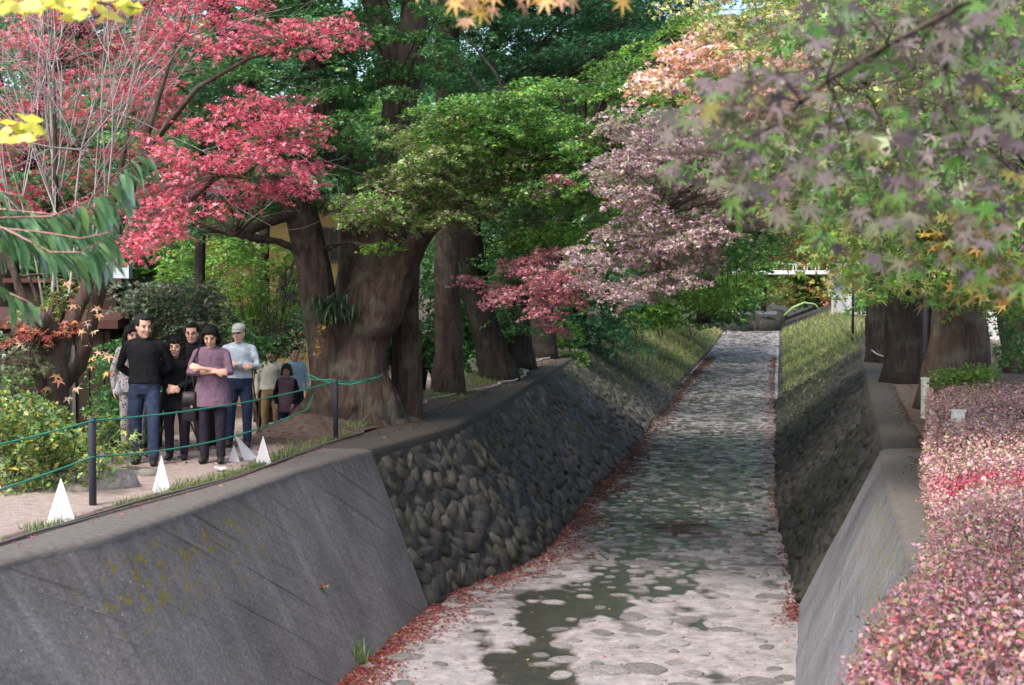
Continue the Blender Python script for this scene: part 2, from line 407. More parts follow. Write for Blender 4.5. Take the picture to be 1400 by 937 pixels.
# ------------------------------------------------------------------ walls
def concretemat(name, side):
    m, t, bs = newmat(name); tc = N(t, 'ShaderNodeTexCoord').outputs['Object']
    au = attr(t, 'u'); av = attr(t, 'v'); cb = t.nodes.new('ShaderNodeCombineXYZ')
    t.links.new(au.outputs['Fac'], cb.inputs[0]); t.links.new(av.outputs['Fac'], cb.inputs[1]); uv = cb.outputs[0]
    n1 = noise(t, uv, 1.2, 5); n2 = noise(t, uv, 22, 6, .7)
    mp = t.nodes.new('ShaderNodeMapping'); t.links.new(uv, mp.inputs[0])
    mp.inputs['Rotation'].default_value = (0, 0, rad(-34 if side < 0 else 8)); mp2 = t.nodes.new('ShaderNodeMapping'); t.links.new(mp.outputs[0], mp2.inputs[0])
    mp2.inputs['Scale'].default_value = (.30, 13, 1)
    n3 = noise(t, mp2.outputs[0], 1.0, 6, .6)
    mp3 = t.nodes.new('ShaderNodeMapping'); t.links.new(uv, mp3.inputs[0]); mp3.inputs['Scale'].default_value = (9, .5, 1)
    n4 = noise(t, mp3.outputs[0], 1.0, 5)
    g = (.138, .130, .128) if side < 0 else (.155, .155, .163)
    c = ramp(t, n1.outputs[0], [(.3, tuple(x*.75 for x in g)), (.7, tuple(x*1.25 for x in g))]).outputs[0]
    c = mix(t, c, ramp(t, n2.outputs[0], [(.3, (.7,)*3), (.7, (1.25,)*3)]).outputs[0], 1.0, 'MULTIPLY')
    c = mix(t, c, ramp(t, n4.outputs[0], [(.3, (.8,)*3), (.7, (1.15,)*3)]).outputs[0], 1.0, 'MULTIPLY')
    c = mix(t, c, ramp(t, n3.outputs[0], [(.335, (.50,)*3), (.37, (1.0,)*3), (.7, (1.14,)*3)]).outputs[0], 1.0, 'MULTIPLY')
    sp = ramp(t, noise(t, uv, 30, 2, .5).outputs[0], [(.68, (0,)*3), (.72, (.6,)*3)]).outputs[0]
    c = mix(t, c, (.42, .42, .38), sp)
    # weathering: dark and mossy towards the top edge
    tp = ramp(t, av.outputs['Fac'], [(.0, (1,)*3), (.5 if side < 0 else .35, (0,)*3)]).outputs[0]
    nt_ = noise(t, mp3.outputs[0], .55, 4)
    tm = mix(t, (0, 0, 0), tp, ramp(t, nt_.outputs[0], [(.35, (0,)*3), (.6, (1,)*3)]).outputs[0])
    c = mix(t, c, (.060, .052, .044), mix(t, (0, 0, 0), tm, .6))
    mo = ramp(t, noise(t, uv, 7, 6, .75).outputs[0], [(.53, (0,)*3), (.60, (1,)*3)]).outputs[0]
    ms = ramp(t, attr(t, 'moss').outputs['Fac'], [(0, (0,)*3), (1, (1,)*3)]).outputs[0]
    c = mix(t, c, (.17, .14, .015), mix(t, (0, 0, 0), mo, ms))
    t.links.new(c, bs.inputs['Base Color']); bs.inputs['Roughness'].default_value = .9; bs.inputs['Specular IOR Level'].default_value = .2
    ad = t.nodes.new('ShaderNodeMath'); ad.operation = 'ADD'; t.links.new(n2.outputs[0], ad.inputs[0]); t.links.new(n3.outputs[0], ad.inputs[1])
    bump(t, bs, ad.outputs[0], .5, .025); return m
M['concL'] = concretemat('concrete_left', -1); M['concR'] = concretemat('concrete_right', 1)
M['coping'] = simple('coping_concrete', (.110, .101, .092), .92, .22, 14, .5, .012)
M['copingR'] = simple('coping_concrete_dark', (.056, .050, .043), .92, .25, 16, .5, .012)  # darker, browner tone of the coping concrete
M['core'] = simple('wall_core', (.040, .038, .033), .95, .4, 5, .6, .03)

def wallface(name, TF, FF, y0, y1, mat, parent, side, step=.12, mossf=None, inset=0, cutn=0):
    rows = yrows(y0, y1, step, 1.2); v = np.linspace(0, 1, 34)
    yy = rows[:, None]; X = TF(rows)[:, None]*(1-v)+FF(rows)[:, None]*v
    X = X+side*inset-side*.10*np.sin(v*PI)[None, :]*-1*0
    Y = np.broadcast_to(yy, X.shape); z0 = (TL if side < 0 else TOPZ)(Y)-.05; z1 = BED-.06+TOPZ(Y)*.8
    Z = z0*(1-v)+z1*v
    nn = .014*fbm(np.stack([Y*1.2, Z*1.2, X*0], -1), 3)
    X = X+nn
    u_ = np.broadcast_to(yy, X.shape); v_ = np.broadcast_to(v[None, :]*2.3, X.shape)
    mo = mossf(Y, v[None, :]+0*Y) if mossf else 0*Y
    return obj(name, gridmesh(name, np.stack([X, Y, Z], -1), mat, attrs={'u': u_, 'v': v_, 'moss': mo}, flip=(side < 0)), parent)
def coping(TF, OF, y0, y1, parent, side, mat, drop=.16, lip=.058):
    """rounded concrete kerb on top of the wall; side -1 left wall, +1 right wall"""
    rows = yrows(y0, y1, .12, 1.2); n = len(rows)
    ti = TF(rows); to = OF(rows); z = (TL if side < 0 else TOPZ)(rows)
    prof = []
    wv = .006*fbm(np.stack([rows*.8, rows*0, rows*0], -1), 3)
    for fx, fz in ((-.0, -drop), (-.0, -.035), (.03, -.010), (.10, -.002), (.7, .004), (1, .0), (1.02, -.3)):
        prof.append(np.stack([(ti-(-side)*0)*(1-fx)+to*fx-side*(lip if fx <= 0 else 0)+wv, rows, z+fz], -1))
    G = np.stack(prof, 1)
    return obj('coping', gridmesh('coping', G, mat, flip=(side < 0)), parent)

def wallend(TF, FF, side, mat, root):
    yE = 17.75; v = np.linspace(0, 1, 20); X0 = TF(yE)*(1-v)+FF(yE)*v-side*.05; Z0 = -.05*(1-v)+(BED-.06)*v
    G = np.stack([np.stack([X0+side*a, X0*0+yE+b, Z0], -1) for a, b in ((0, 0), (.12, .05), (.9, .05))], 1)
    under(obj('wall_end', gridmesh('wall_end', G, mat, attrs={'u': np.full(60, 17.), 'v': np.repeat(v*2.3, 3), 'moss': np.zeros(60)}), root), root)
wl = thing('concrete_wall', 'grey sloping concrete retaining wall in the left foreground below the white pyramids', 'retaining wall', (-2.9, 14, 0))
PARENT_OFF = {}
def under(o, root):
    """keep world placement of vertices under a moved root"""
    o.location = -Vector(root.location); return o
mossL = lambda Y, v: sm(10.6, 11.4, Y)*(1-sm(13.5, 14.6, Y))*sm(.02, .10, v)*(1-sm(.22, .42, v))
mossR = lambda Y, v: sm(9, 10, Y)*(1-sm(15, 17, Y))*sm(.0, .06, v)*(1-sm(.2, .42, v))
under(wallface('wall_face', LT, LF, 1.5, 17.75, M['concL'], wl, -1, mossf=mossL, inset=-.05), wl)
under(coping(LT, LO, 1.5, 17.75, wl, -1, M['coping']), wl)
wallend(LT, LF, -1, M['concL'], wl)
wr = thing('concrete_wall', 'pale grey sloping concrete retaining wall beside the pink hedge on the right', 'retaining wall', (3.6, 14, 0))
under(wallface('wall_face', RT, RF, 1.5, 17.75, M['concR'], wr, 1, mossf=mossR, inset=-.05), wr)
under(coping(RT, RO, 1.5, 17.75, wr, 1, M['coping']), wr)

# ---- masonry
def stonemat(name, dark):
    m, t, bs = newmat(name); v = mapping(t); oi = t.nodes.new('ShaderNodeAttribute'); oi.attribute_name = 'col'
    n = noise(t, v, 7, 6, .7); n2 = noise(t, v, 2.0, 4)
    rn = t.nodes.new('ShaderNodeObjectInfo')
    c = ramp(t, n.outputs[0], [(.3, tuple(.45*x for x in dark)), (.72, tuple(1.6*x for x in dark))]).outputs[0]
    c = mix(t, c, oi.outputs['Color'], 1.0, 'MULTIPLY')
    mo = ramp(t, n2.outputs[0], [(.5, (0,)*3), (.68, (.55,)*3)]).outputs[0]
    c = mix(t, c, (.055, .062, .028), mo)
    t.links.new(c, bs.inputs['Base Color']); bs.inputs['Roughness'].default_value = .88; bs.inputs['Specular IOR Level'].default_value = .25
    bump(t, bs, n.outputs[0], .7, .03); return m
M['stoneL'] = stonemat('wall_stone', (.070, .065, .061)); M['stoneR'] = stonemat('wall_stone_dark', (.032, .031, .030))  # right wall: canopy shade put into the colour on top of darker stone
M['stoneB'] = stonemat('bed_stone', (.14, .135, .135))

def masonry(TF, FF, y0, y1, side, parent, mat, vt=.06, cell=.27, relief=1.0):
    """irregular fitted stones on the battered face; returns nothing"""
    ys = [y0]
    while ys[-1] < y1: ys.append(ys[-1]+cell*(1.15 if ys[-1] < 40 else 1.15+(ys[-1]-40)*.03))
    nu = len(ys); 
    def surf(y, v):
        tx = TF(y)+side*-.04*0; fx = FF(y)
        z0 = (TL if side < 0 else TOPZ)(y)-.15; z1 = BED-.02+TOPZ(y)*.8
        x = tx*(1-v)+fx*v; z = z0*(1-v)+z1*v
        return np.stack([x, y, z], -1)
    rng = np.random.default_rng(3 if side < 0 else 5)
    out = []
    y = y0
    ci = 0
    while y < y1:
        cw = cell*(1.15 if y < 40 else 1.15+(y-40)*.03)
        L = math.hypot(float(FF(y)-TF(y)), 2.0); nr = max(6, int(L/(cell*.80)))
        for r in range(nr):
            off = (ci % 2)*.5
            out.append((y+rng.uniform(-.05, .05), (r+off+rng.uniform(-.08, .08))/nr, cw, 1./nr, L))
        y += cw*.80; ci += 1
    n = len(out); allV = []; cols = []
    keep = []
    for (yc, vc, cw, dv, L) in out:
        if vc > .985 or vc < -.0: continue
        k = rng.integers(5, 8); a0 = rng.uniform(0, 2*PI)
        ang = a0+2*PI*(np.arange(7)+rng.uniform(-.25, .25, 7))/7
        ra = rng.uniform(.72, 1.30, 7)
        sh = rng.uniform(-.35, .35)
        du = np.cos(ang)*ra*cw*.78; dvv = np.sin(ang)*ra*dv*.86+du*sh*dv/cw*.6
        ring0 = surf(yc+du, np.clip(vc+dvv, 0.0, 1.0)); c0 = surf(np.array(yc), np.array(np.clip(vc, 0, 1)))
        # outward normal
        a = surf(np.array(yc+.05), np.array(vc))-surf(np.array(yc-.05), np.array(vc)); b = surf(np.array(yc), np.array(min(1, vc+.02)))-surf(np.array(yc), np.array(vc-.02))
        nrm = np.cross(a, b); nrm /= np.linalg.norm(nrm)+1e-9
        if nrm[2] < 0: nrm = -nrm
        h = rng.uniform(.015, .06)*relief; tx, ty = rng.uniform(-.30, .30, 2)
        t1 = a/np.linalg.norm(a); t2 = b/np.linalg.norm(b)
        rel = ring0-c0
        tilt = (rel@t1)*tx+(rel@t2)*ty
        r1 = c0+rel*.97+nrm[None]*(h*.55+tilt*.5)[:, None]
        r2 = c0+rel*.88+nrm[None]*(h+tilt+rng.uniform(-.018, .018, 7))[:, None]
        rb = c0+rel*.97-nrm[None]*.05
        cc = c0+nrm*(h*1.05)
        V = np.concatenate([rb, r1, r2, cc[None]])
        allV.append(V); keep.append((yc, np.linalg.norm(c0-np.array([0, 0, EYE]))))
        g = rng.uniform(.72, 1.22); cols.append(np.array([g*rng.uniform(.95, 1.06), g, g*rng.uniform(.92, 1.05)]))
    Fs = []
    for i in range(7):
        j = (i+1) % 7
        Fs += [(i, j, 7+j), (i, 7+j, 7+i), (7+i, 7+j, 14+j), (7+i, 14+j, 14+i), (14+i, 14+j, 21)]
    Fs = np.array(Fs)
    if side > 0: Fs = Fs[:, ::-1]
    order = np.argsort([k[1] for k in keep]); near = set(order[:300].tolist())
    base = Vector(parent.location)
    for i in order[:300]:
        V = allV[i]; c = V.mean(0)
        me = npmesh('stone', V-c, Fs, mat, col=np.tile(cols[i], (22, 1)))
        obj('stone', me, parent, Vector(c)-base)
    rest = [i for i in range(len(allV)) if i not in near]
    if rest:
        V = np.concatenate([allV[i] for i in rest])-np.array(base)
        Fa = np.concatenate([Fs+22*j for j in range(len(rest))]); cl = np.repeat(np.array([cols[i] for i in rest]), 22, 0)
        stuff(obj('distant_stones', npmesh('distant_stones', V, Fa, mat, col=cl), parent))
wallend(RT, RF, 1, M['concR'], wr)
ws = thing('stone_wall', 'dark rubble stone retaining wall along the left side of the canal', 'retaining wall', (-.5, 24, 0))
under(wallface('mortar_core', LT, LF, 17.4, 166, M['core'], ws, -1, step=.3), ws)
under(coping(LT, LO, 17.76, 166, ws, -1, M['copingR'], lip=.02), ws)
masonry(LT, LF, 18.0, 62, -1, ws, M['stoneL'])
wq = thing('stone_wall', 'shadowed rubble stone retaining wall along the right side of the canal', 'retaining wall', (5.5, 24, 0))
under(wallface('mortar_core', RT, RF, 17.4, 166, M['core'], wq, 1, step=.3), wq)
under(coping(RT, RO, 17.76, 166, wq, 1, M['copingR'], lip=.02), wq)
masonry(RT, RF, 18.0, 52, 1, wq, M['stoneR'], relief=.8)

# ---- stones set in the river bed
def dome(seed, seg=11):
    r = np.random.default_rng(seed); a = 2*PI*np.arange(seg)/seg; rr = 1+.22*np.sin(a*2+r.uniform(0, 6))*r.uniform(.3, 1)+r.uniform(-.1, .1, seg)
    V = []
    for s_, z in ((1.0, -.5), (1.0, .0), (.86, .55), (.5, .92)):
        V.append(np.stack([np.cos(a)*rr*s_, np.sin(a)*rr*s_, np.full(seg, z)+r.uniform(-.06, .06, seg)*(z > 0)], -1))
    V = np.concatenate(V+[np.array([[0, 0, 1.]])]); Fs = []
    for k in range(3):
        for i in range(seg):
            j = (i+1) % seg; Fs += [(k*seg+i, k*seg+j, (k+1)*seg+j), (k*seg+i, (k+1)*seg+j, (k+1)*seg+i)]
    for i in range(seg): Fs.append((3*seg+i, 3*seg+(i+1) % seg, 4*seg))
    return V, np.array(Fs)
DM = [dome(k) for k in range(8)]
def dome_low(seed):
    V, Fs = dome(seed, 7); keep = (Fs.min(1) >= 7); return V, Fs[keep]
DL = [dome_low(k) for k in range(8)]
rng = np.random.default_rng(11); bs_ = []
y = 13.6
pts = []
tries = 0
cellmap = {}
while tries < 26000:
    tries += 1
    yv = 13.6*math.exp(rng.random()*math.log(125/13.6)); 
    uu = rng.random(); x = float(LF(yv)*(1-uu)+RF(yv)*uu)
    s = rng.uniform(.06, .15)*(1+.55*(rng.random() < .2))*(1 if yv < 21 else .85)
    if rng.random() < .965-.78*float(sm(18, 25, yv)): continue
    if yv > 40: s *= 1.0+(yv-40)*.012
    key = (int(x/.5), int(yv/.5)); ok = True
    for dx in (-1, 0, 1):
        for dy in (-1, 0, 1):
            for (qx, qy, qs) in cellmap.get((key[0]+dx, key[1]+dy), ()):
                if (qx-x)**2+(qy-yv)**2 < ((qs+s)*.95)**2: ok = False
    if not ok: continue
    cellmap.setdefault(key, []).append((x, yv, s)); pts.append((x, yv, s))
px_, py_, ps_ = map(np.array, zip(*pts))
pz_ = np.maximum(bedz(px_, py_), WL+TOPZ(py_)*.8-.008)
order = np.argsort(py_)
dome_me = {}
restV, restF, restC = [], [], []; cnt = 0; off = 0
for rank, i in enumerate(order):
    V, Fs = DM[i % 8]; sc = np.array([ps_[i]*rng.uniform(.9, 1.5), ps_[i]*rng.uniform(.8, 1.1), rng.uniform(.010, .034)*(1.0 if ps_[i] < .15 else 1.2)])
    rz = rng.uniform(-.5, .5)
    if rank < 300:
        k = (i % 8, int(rng.integers(0, 3)))
        if k not in dome_me:
            g = (1.1, 1.5, 2.0)[k[1]]; dome_me[k] = npmesh('stone', V, Fs, M['stoneB'], smooth=True, col=np.full((len(V), 3), g)*np.array([1, .98, .98]))
        o = obj('stone', dome_me[k], river_bed, (px_[i], py_[i], pz_[i])); o.scale = sc; o.rotation_euler = (0, 0, rz)
    else:
        R = np.array([[math.cos(rz), -math.sin(rz), 0], [math.sin(rz), math.cos(rz), 0], [0, 0, 1]])
        V, Fs = DL[i % 8]; restV.append((V*sc)@R.T+np.array([px_[i], py_[i], pz_[i]])); restF.append(Fs+off); off += len(V)
        restC.append(np.full((len(V), 3), rng.choice([.35, .5, .8, 1.1, 1.4, 1.7])))
stuff(obj('distant_stones', npmesh('distant_stones', np.concatenate(restV), np.concatenate(restF), M['stoneB'], smooth=True, col=np.concatenate(restC)), river_bed))
# rock step far up the canal
rkme = [npmesh('boulder', V, Fs, M['stoneR'], smooth=True, col=np.full((len(V), 3), .9)) for V, Fs in DM[:4]]
for k in range(44):
    yv = rng.uniform(122, 150); uu = rng.random(); x = float(LF(yv)*(1-uu)+RF(yv)*uu)
    o = obj('boulder', rkme[k % 4], river_bed, (x, yv, BED+.55+(yv-120)*.035)); o.scale = (rng.uniform(.5, 1.3), rng.uniform(.5, 1.2), rng.uniform(.4, .9)); o.rotation_euler = (0, 0, rng.uniform(0, 6))
# ------------------------------------------------------------------ leaves
def star(lobes, tipr, notch, droop=.12):
    """lobed leaf in the XY plane, stem at origin"""
    V = [(0, 0, 0)]; n = len(lobes)
    for i, (a, l) in enumerate(lobes):
        V.append((l*math.cos(a), l*math.sin(a), -droop*l*l))
        if i < n-1:
            b = (a+lobes[i+1][0])/2; V.append((notch*math.cos(b), notch*math.sin(b), .02))
    V = [(-.0, 0, 0)]+V[1:]
    Fs = []
    for i in range(1, len(V)-1): Fs.append((0, i, i+1))
    return np.array(V, float), np.array(Fs)
A = [rad(x) for x in (-118, -62, 0, 62, 118)]
LEAF = {}
LEAF['maple'] = star(list(zip(A, (.55, .85, 1.0, .85, .55))), 1, .27)
def tri_leaf():
    V = [(0, 0, 0)]; Fs = []
    for a, l in ((rad(-75), .75), (0, 1.0), (rad(75), .75)):
        b = len(V); w_ = .17
        V += [(l*math.cos(a), l*math.sin(a), -.12*l), (.3*math.cos(a-.75), .3*math.sin(a-.75), 0), (.3*math.cos(a+.75), .3*math.sin(a+.75), 0)]
        Fs += [(0, b+1, b), (0, b, b+2)]
    return np.array(V, float), np.array(Fs)
LEAF['far'] = (np.array([(-.18, -.13, 0), (-.18, .13, 0), (.15, -.64, -.08), (.32, 0, .02), (1., .0, -.12), (.12, .66, -.1)], float), np.array([(0, 2, 3), (0, 4, 1), (1, 3, 5)]))
LEAF['oval'] = (np.array([(-.5, 0, 0), (0, -.30, .05), (.55, 0, -.05), (0, .30, .05)], float), np.array([(0, 1, 2), (0, 2, 3)]))
LEAF['blade'] = (np.array([(0, -.05, 0), (0, .05, 0), (.55, 0.03, .06), (.55, -.03, .06), (1.0, 0, -.08)], float), np.array([(0, 3, 2), (0, 2, 1), (3, 4, 2)]))
LEAF['tri'] = (np.array([(-.4, -.3, 0), (.7, .0, 0.03), (-.3, .4, 0)], float), np.array([(0, 1, 2)]))
def hsvjit(col, rng, v=.22, hjit=.06):
    g = np.exp(rng.normal(0, v, (len(col), 1))); return np.clip(col*g*(1+rng.normal(0, hjit, col.shape)), .004, .95)
def outside(c, r):
    """clumps that stand above or beside the view get coarser leaves"""
    if c[1] < 1: return True
    px = 700+c[0]*F/c[1]; py = 400+(EYE-c[2])*F/c[1]; m_ = r*F/c[1]*1.1
    return px < -m_ or px > 1400+m_ or py < -m_
class Cloud:
    """gathers leaf positions; one mesh at the end"""
    def __init__(s, leaf, seed=0): s.leaf = leaf; s.P = []; s.Rm = []; s.S = []; s.C = []; s.rng = np.random.default_rng(seed)
    def add(s, pos, size, cols, tilt=.5, yaw=None, droop=.25, var=.2):
        n = len(pos); r = s.rng
        yw = r.uniform(0, 2*PI, n) if yaw is None else yaw
        pitch = droop+r.normal(0, tilt, n); roll = r.normal(0, tilt, n)
        cy_, sy = np.cos(yw), np.sin(yw); cp, sp = np.cos(pitch), np.sin(pitch); cr, sr = np.cos(roll), np.sin(roll)
        x = np.stack([cy_*cp, sy*cp, -sp], -1)
        y = np.stack([-sy, cy_, 0*cy_], -1); z = np.cross(x, y)
        y2 = y*cr[:, None]+z*sr[:, None]; z2 = np.cross(x, y2)
        s.P.append(pos); s.Rm.append(np.stack([x, y2, z2], -1)); s.S.append(size*np.exp(r.normal(0, .18, n)))
        c = np.asarray(cols, float); c = c[r.integers(0, len(c), n)]
        s.C.append(hsvjit(c, r, var)); return s
    def count(s): return sum(len(p) for p in s.P)
    def mesh(s, name, origin=(0, 0, 0), mat=None):
        P_ = np.concatenate(s.P)-np.array(origin); R = np.concatenate(s.Rm); S = np.concatenate(s.S); Cc = np.concatenate(s.C)
        T, Fs = LEAF[s.leaf]; n = len(P_); k = len(T)
        V = np.einsum('nij,kj->nki', R, T)*S[:, None, None]+P_[:, None, :]
        Fa = (Fs[None]+(np.arange(n)*k)[:, None, None]).reshape(-1, Fs.shape[1])
        return npmesh(name, V.reshape(-1, 3), Fa, mat or M['leaf'], col=np.repeat(Cc, k, 0))
    def build(s, name, parent=None, origin=(0, 0, 0)):
        return stuff(obj(name, s.mesh(name, origin), parent))
def spray(rng, c, r, n_, flat=.28, tilt=(0, 0), layers=3, droop=.25):
    """maple spray: a few flat drooping fans stacked; returns n points"""
    c = np.array(c, float); out = []; n = max(12, n_)
    nl = max(1, layers)
    for l in range(nl):
        m = n//nl; nt_ = rng.integers(5, 9)
        a0 = rng.uniform(0, 2*PI); ta = a0+np.arange(nt_)*2*PI/nt_+rng.uniform(-.35, .35, nt_); tl = rng.uniform(.55, 1.0, nt_)
        k = rng.integers(0, nt_, m); d = np.sqrt(rng.random(m))*tl[k]; lat = rng.normal(0, .13, m)*(1.1-.4*d)
        x = np.cos(ta[k])*d-np.sin(ta[k])*lat; y = np.sin(ta[k])*d+np.cos(ta[k])*lat
        off = rng.uniform(-.35, .35, 2); zl = (l-(nl-1)/2)/max(1, nl)*2*flat
        z = zl-droop*d*d+rng.normal(0, .035, m)+tilt[0]*x+tilt[1]*y
        out.append(np.stack([x+off[0], y+off[1], z], -1)*r+c)
    return np.concatenate(out)
def prisms(S, E, r0, r1):
    """straight 3-sided twigs as arrays"""
    S = np.asarray(S, float); E = np.asarray(E, float); d = E-S; L = np.linalg.norm(d, axis=1, keepdims=True)+1e-9; d = d/L
    a = np.where(np.abs(d[:, 2:3]) < .9, np.array([[0, 0, 1.]]), np.array([[1., 0, 0]])); u = np.cross(d, a); u /= np.linalg.norm(u, axis=1, keepdims=True)+1e-9; v = np.cross(d, u)
    V = []
    for B, r in ((S, r0), (E, r1)):
        r = np.broadcast_to(np.asarray(r, float), (len(S),))[:, None]
        for k in range(3): V.append(B+(u*math.cos(2*PI*k/3)+v*math.sin(2*PI*k/3))*r)
    V = np.stack(V, 1); Fs = np.array([(0, 1, 4, 3), (1, 2, 5, 4), (2, 0, 3, 5)])
    return V.reshape(-1, 3), (Fs[None]+(np.arange(len(S))*6)[:, None, None]).reshape(-1, 4)
class Twigs:
    def __init__(s): s.S = []; s.E = []; s.a = []; s.b = []
    def seg(s, p, q, r0, r1): s.S.append(tuple(p)); s.E.append(tuple(q)); s.a.append(r0); s.b.append(r1)
    def path(s, pts, r0, r1):
        n = len(pts)-1
        for i in range(n): s.seg(pts[i], pts[i+1], r0+(r1-r0)*i/n, r0+(r1-r0)*(i+1)/n)
    def limb(s, rng, p, q, r0, r1, sag=.12, n=5, wob=.06):
        p = np.array(p, float); q = np.array(q, float); L = np.linalg.norm(q-p); pts = []
        for i in range(n+1):
            t = i/n; b = p*(1-t)+q*t+np.array([0, 0, sag*L*math.sin(PI*t)])
            if 0 < i < n: b = b+rng.normal(0, wob*L*.5, 3)
            pts.append(b)
        s.path(pts, r0, r1); return pts
    def build(s, name, mat, parent=None, origin=(0, 0, 0)):
        V, Fc = prisms(s.S, s.E, s.a, s.b)
        return obj(name, npmesh(name, V-np.array(origin), Fc, mat, smooth=True), parent)

GREEN = [(.095, .240, .060), (.075, .205, .060), (.120, .28, .065), (.085, .22, .080)]
BRIGHT = [(.16, .34, .05), (.21, .39, .06), (.125, .30, .055), (.26, .39, .07)]
BLUEG = [(.072, .22, .092), (.058, .185, .082), (.095, .26, .10)]
MIXP = [(.14, .24, .07), (.19, .25, .10), (.27, .24, .16), (.32, .19, .17), (.12, .22, .06), (.17, .27, .08)]
MAUVE = [(.47, .32, .39), (.43, .29, .36), (.53, .39, .44), (.34, .30, .20), (.47, .28, .32), (.24, .28, .13)]
PINKR = [(.48, .16, .20), (.54, .22, .27), (.44, .22, .27), (.55, .16, .15), (.34, .15, .15), (.50, .27, .33)]
RED = [(.66, .10, .17), (.72, .18, .26), (.60, .08, .15), (.76, .28, .36), (.56, .07, .14), (.66, .15, .14)]
ORAP = [(.78, .50, .44), (.78, .38, .20), (.72, .52, .52), (.72, .32, .22), (.6, .52, .26), (.8, .6, .56)]
YELG = [(.48, .50, .13), (.36, .44, .11), (.54, .50, .22), (.24, .36, .08), (.56, .42, .34)]
NEARP = [(.20, .145, .19), (.24, .17, .21), (.17, .15, .17), (.27, .19, .20)]
NEARG = [(.07, .15, .05), (.10, .20, .05), (.06, .13, .06), (.15, .22, .05)]
ORY = [(.55, .30, .05), (.60, .42, .06), (.50, .20, .05), (.45, .40, .08)]

def crown(name, label, base, trunkpts, trunkr, pads, leaf, size, cols, seed, per=1.0, bark='bark', group=None, cat='tree',
          limb_from=None, npts=None, flat=.28, extra_tubes=(), twig='twig', crown_name='crown', var=.22, tilt=.5, droop=.25, layers=3, flare=True, nseg=12, fl=.3, lr=1.0):
    """a tree: trunk, branches, crown.  pads = (x,y,z,r,[cols],[density])"""
    rng = np.random.default_rng(seed)
    if base[1] >= 40 and leaf == 'far': leaf = 'tri'; size = size*1.15
    root = thing(name, label, cat, base, 0, group)
    if trunkpts:
        mb = MB(); pts = [Vector(p)-Vector(base) for p in trunkpts]
        # resample with a little wander
        P2, R2 = [], []
        for i in range(len(pts)-1):
            k = 5
            for j in range(k):
                t_ = j/k; q = pts[i].lerp(pts[i+1], t_); q += Vector(rng.normal(0, .04*trunkr[i], 3)) if (i or j) else Vector()
                r = trunkr[i]*(1-t_)+trunkr[i+1]*t_
                if flare and i == 0: r *= 1+fl*math.exp(-(t_*k)*1.3)
                P2.append(q); R2.append(r)
        P2.append(pts[-1]); R2.append(trunkr[-1])
        P2[0] = P2[0]+Vector((0, 0, -.25))
        mb.tube(P2, R2, nseg)
        me = mb.mesh('trunk', M[bark], True)
        n = len(me.vertices); V = np.empty(n*3, np.float32); Nn = np.empty(n*3, np.float32)
        me.vertices.foreach_get('co', V); me.vertices.foreach_get('normal', Nn); V = V.reshape(-1, 3); Nn = Nn.reshape(-1, 3)
        d = .13*max(trunkr)*fbm(V*np.array([2.2, 2.2, .7])/max(.25, max(trunkr)), 3)
        me.vertices.foreach_set('co', (V+Nn*d[:, None]).ravel().astype(np.float32))
        obj('trunk', me, root)
    tw = Twigs(); cl = Cloud(leaf, seed+1)
    per0, size0 = per, size
    tp = [np.array(p) for p in (limb_from or trunkpts or [base])]
    for pd in pads:
        x, y, z, r = pd[:4]; cc = pd[4] if len(pd) > 4 and pd[4] is not None else cols; dn = pd[5] if len(pd) > 5 else 1.0
        c = np.array([x, y, z]); oo = outside(c, r); size = size0*(2.6 if oo else 1); per = per0*(.38 if oo else 1); n = int(per*dn*r*r/(size*size)*3.6)
        tl = (rng.normal(0, .15), rng.normal(0, .15))
        pts = spray(rng, c, r, n, flat, tl, layers, droop)
        # shared hue shift of the spray keeps light and dark clumps
        cc = np.asarray(cc)*np.exp(rng.normal(0, .16))
        cl.add(pts, size, cc, tilt=tilt, var=var)
        # branch from nearest lower skeleton point
        dd = [np.linalg.norm(c-q)+1.6*max(0, q[2]-c[2]) for q in tp]; q = tp[int(np.argmin(dd))]
        L = np.linalg.norm(c-q)
        pth = tw.limb(rng, q, c, min(.055, .010+.011*L)*lr, .007*lr, sag=.08, n=4)
        for k in range(6):
            e = pts[rng.integers(0, len(pts))]; s0 = pth[-1] if k % 2 else pth[-2]
            tw.limb(rng, s0, e, .007*lr, .003*lr, sag=.05, n=2, wob=.1)
        for k in range(3):
            s0 = pts[rng.integers(0, len(pts))]; e = s0+(s0-c)*.25+rng.normal(0, .04, 3); tw.seg(s0, e, .003, .0015)
    if pads:
        cl.build(crown_name, root, base); stuff(tw.build('branches', M[twig], root, base))
    for (pp, rr, nm) in extra_tubes:
        mb = MB(); mb.tube([Vector(p)-Vector(base) for p in pp], rr, 9); mb.build(nm, M[bark], root, True)
    return root
def ellpads(rng, c, R, n, r, shell=.55, zmin=None, cols=None):
    out = []
    c = np.array(c, float); R = np.array(R, float)
    while len(out) < n:
        d = rng.normal(0, 1, 3); d /= np.linalg.norm(d); k = (shell+(1-shell)*rng.random())
        p = c+d*R*k
        if zmin is not None and p[2] < zmin: continue
        out.append((*p, r*rng.uniform(.75, 1.25), cols))
    return out
def pxpads(rng, lst, jit=.15):
    """clumps given by where they stand: (px,py) sight line and distance"""
    out = []
    for it in lst:
        px, py, Y, r = it[:4]; p = P(px, py, Y+rng.uniform(-jit, jit)*3)
        out.append((p.x, p.y, p.z, r)+tuple(it[4:]))
    return out
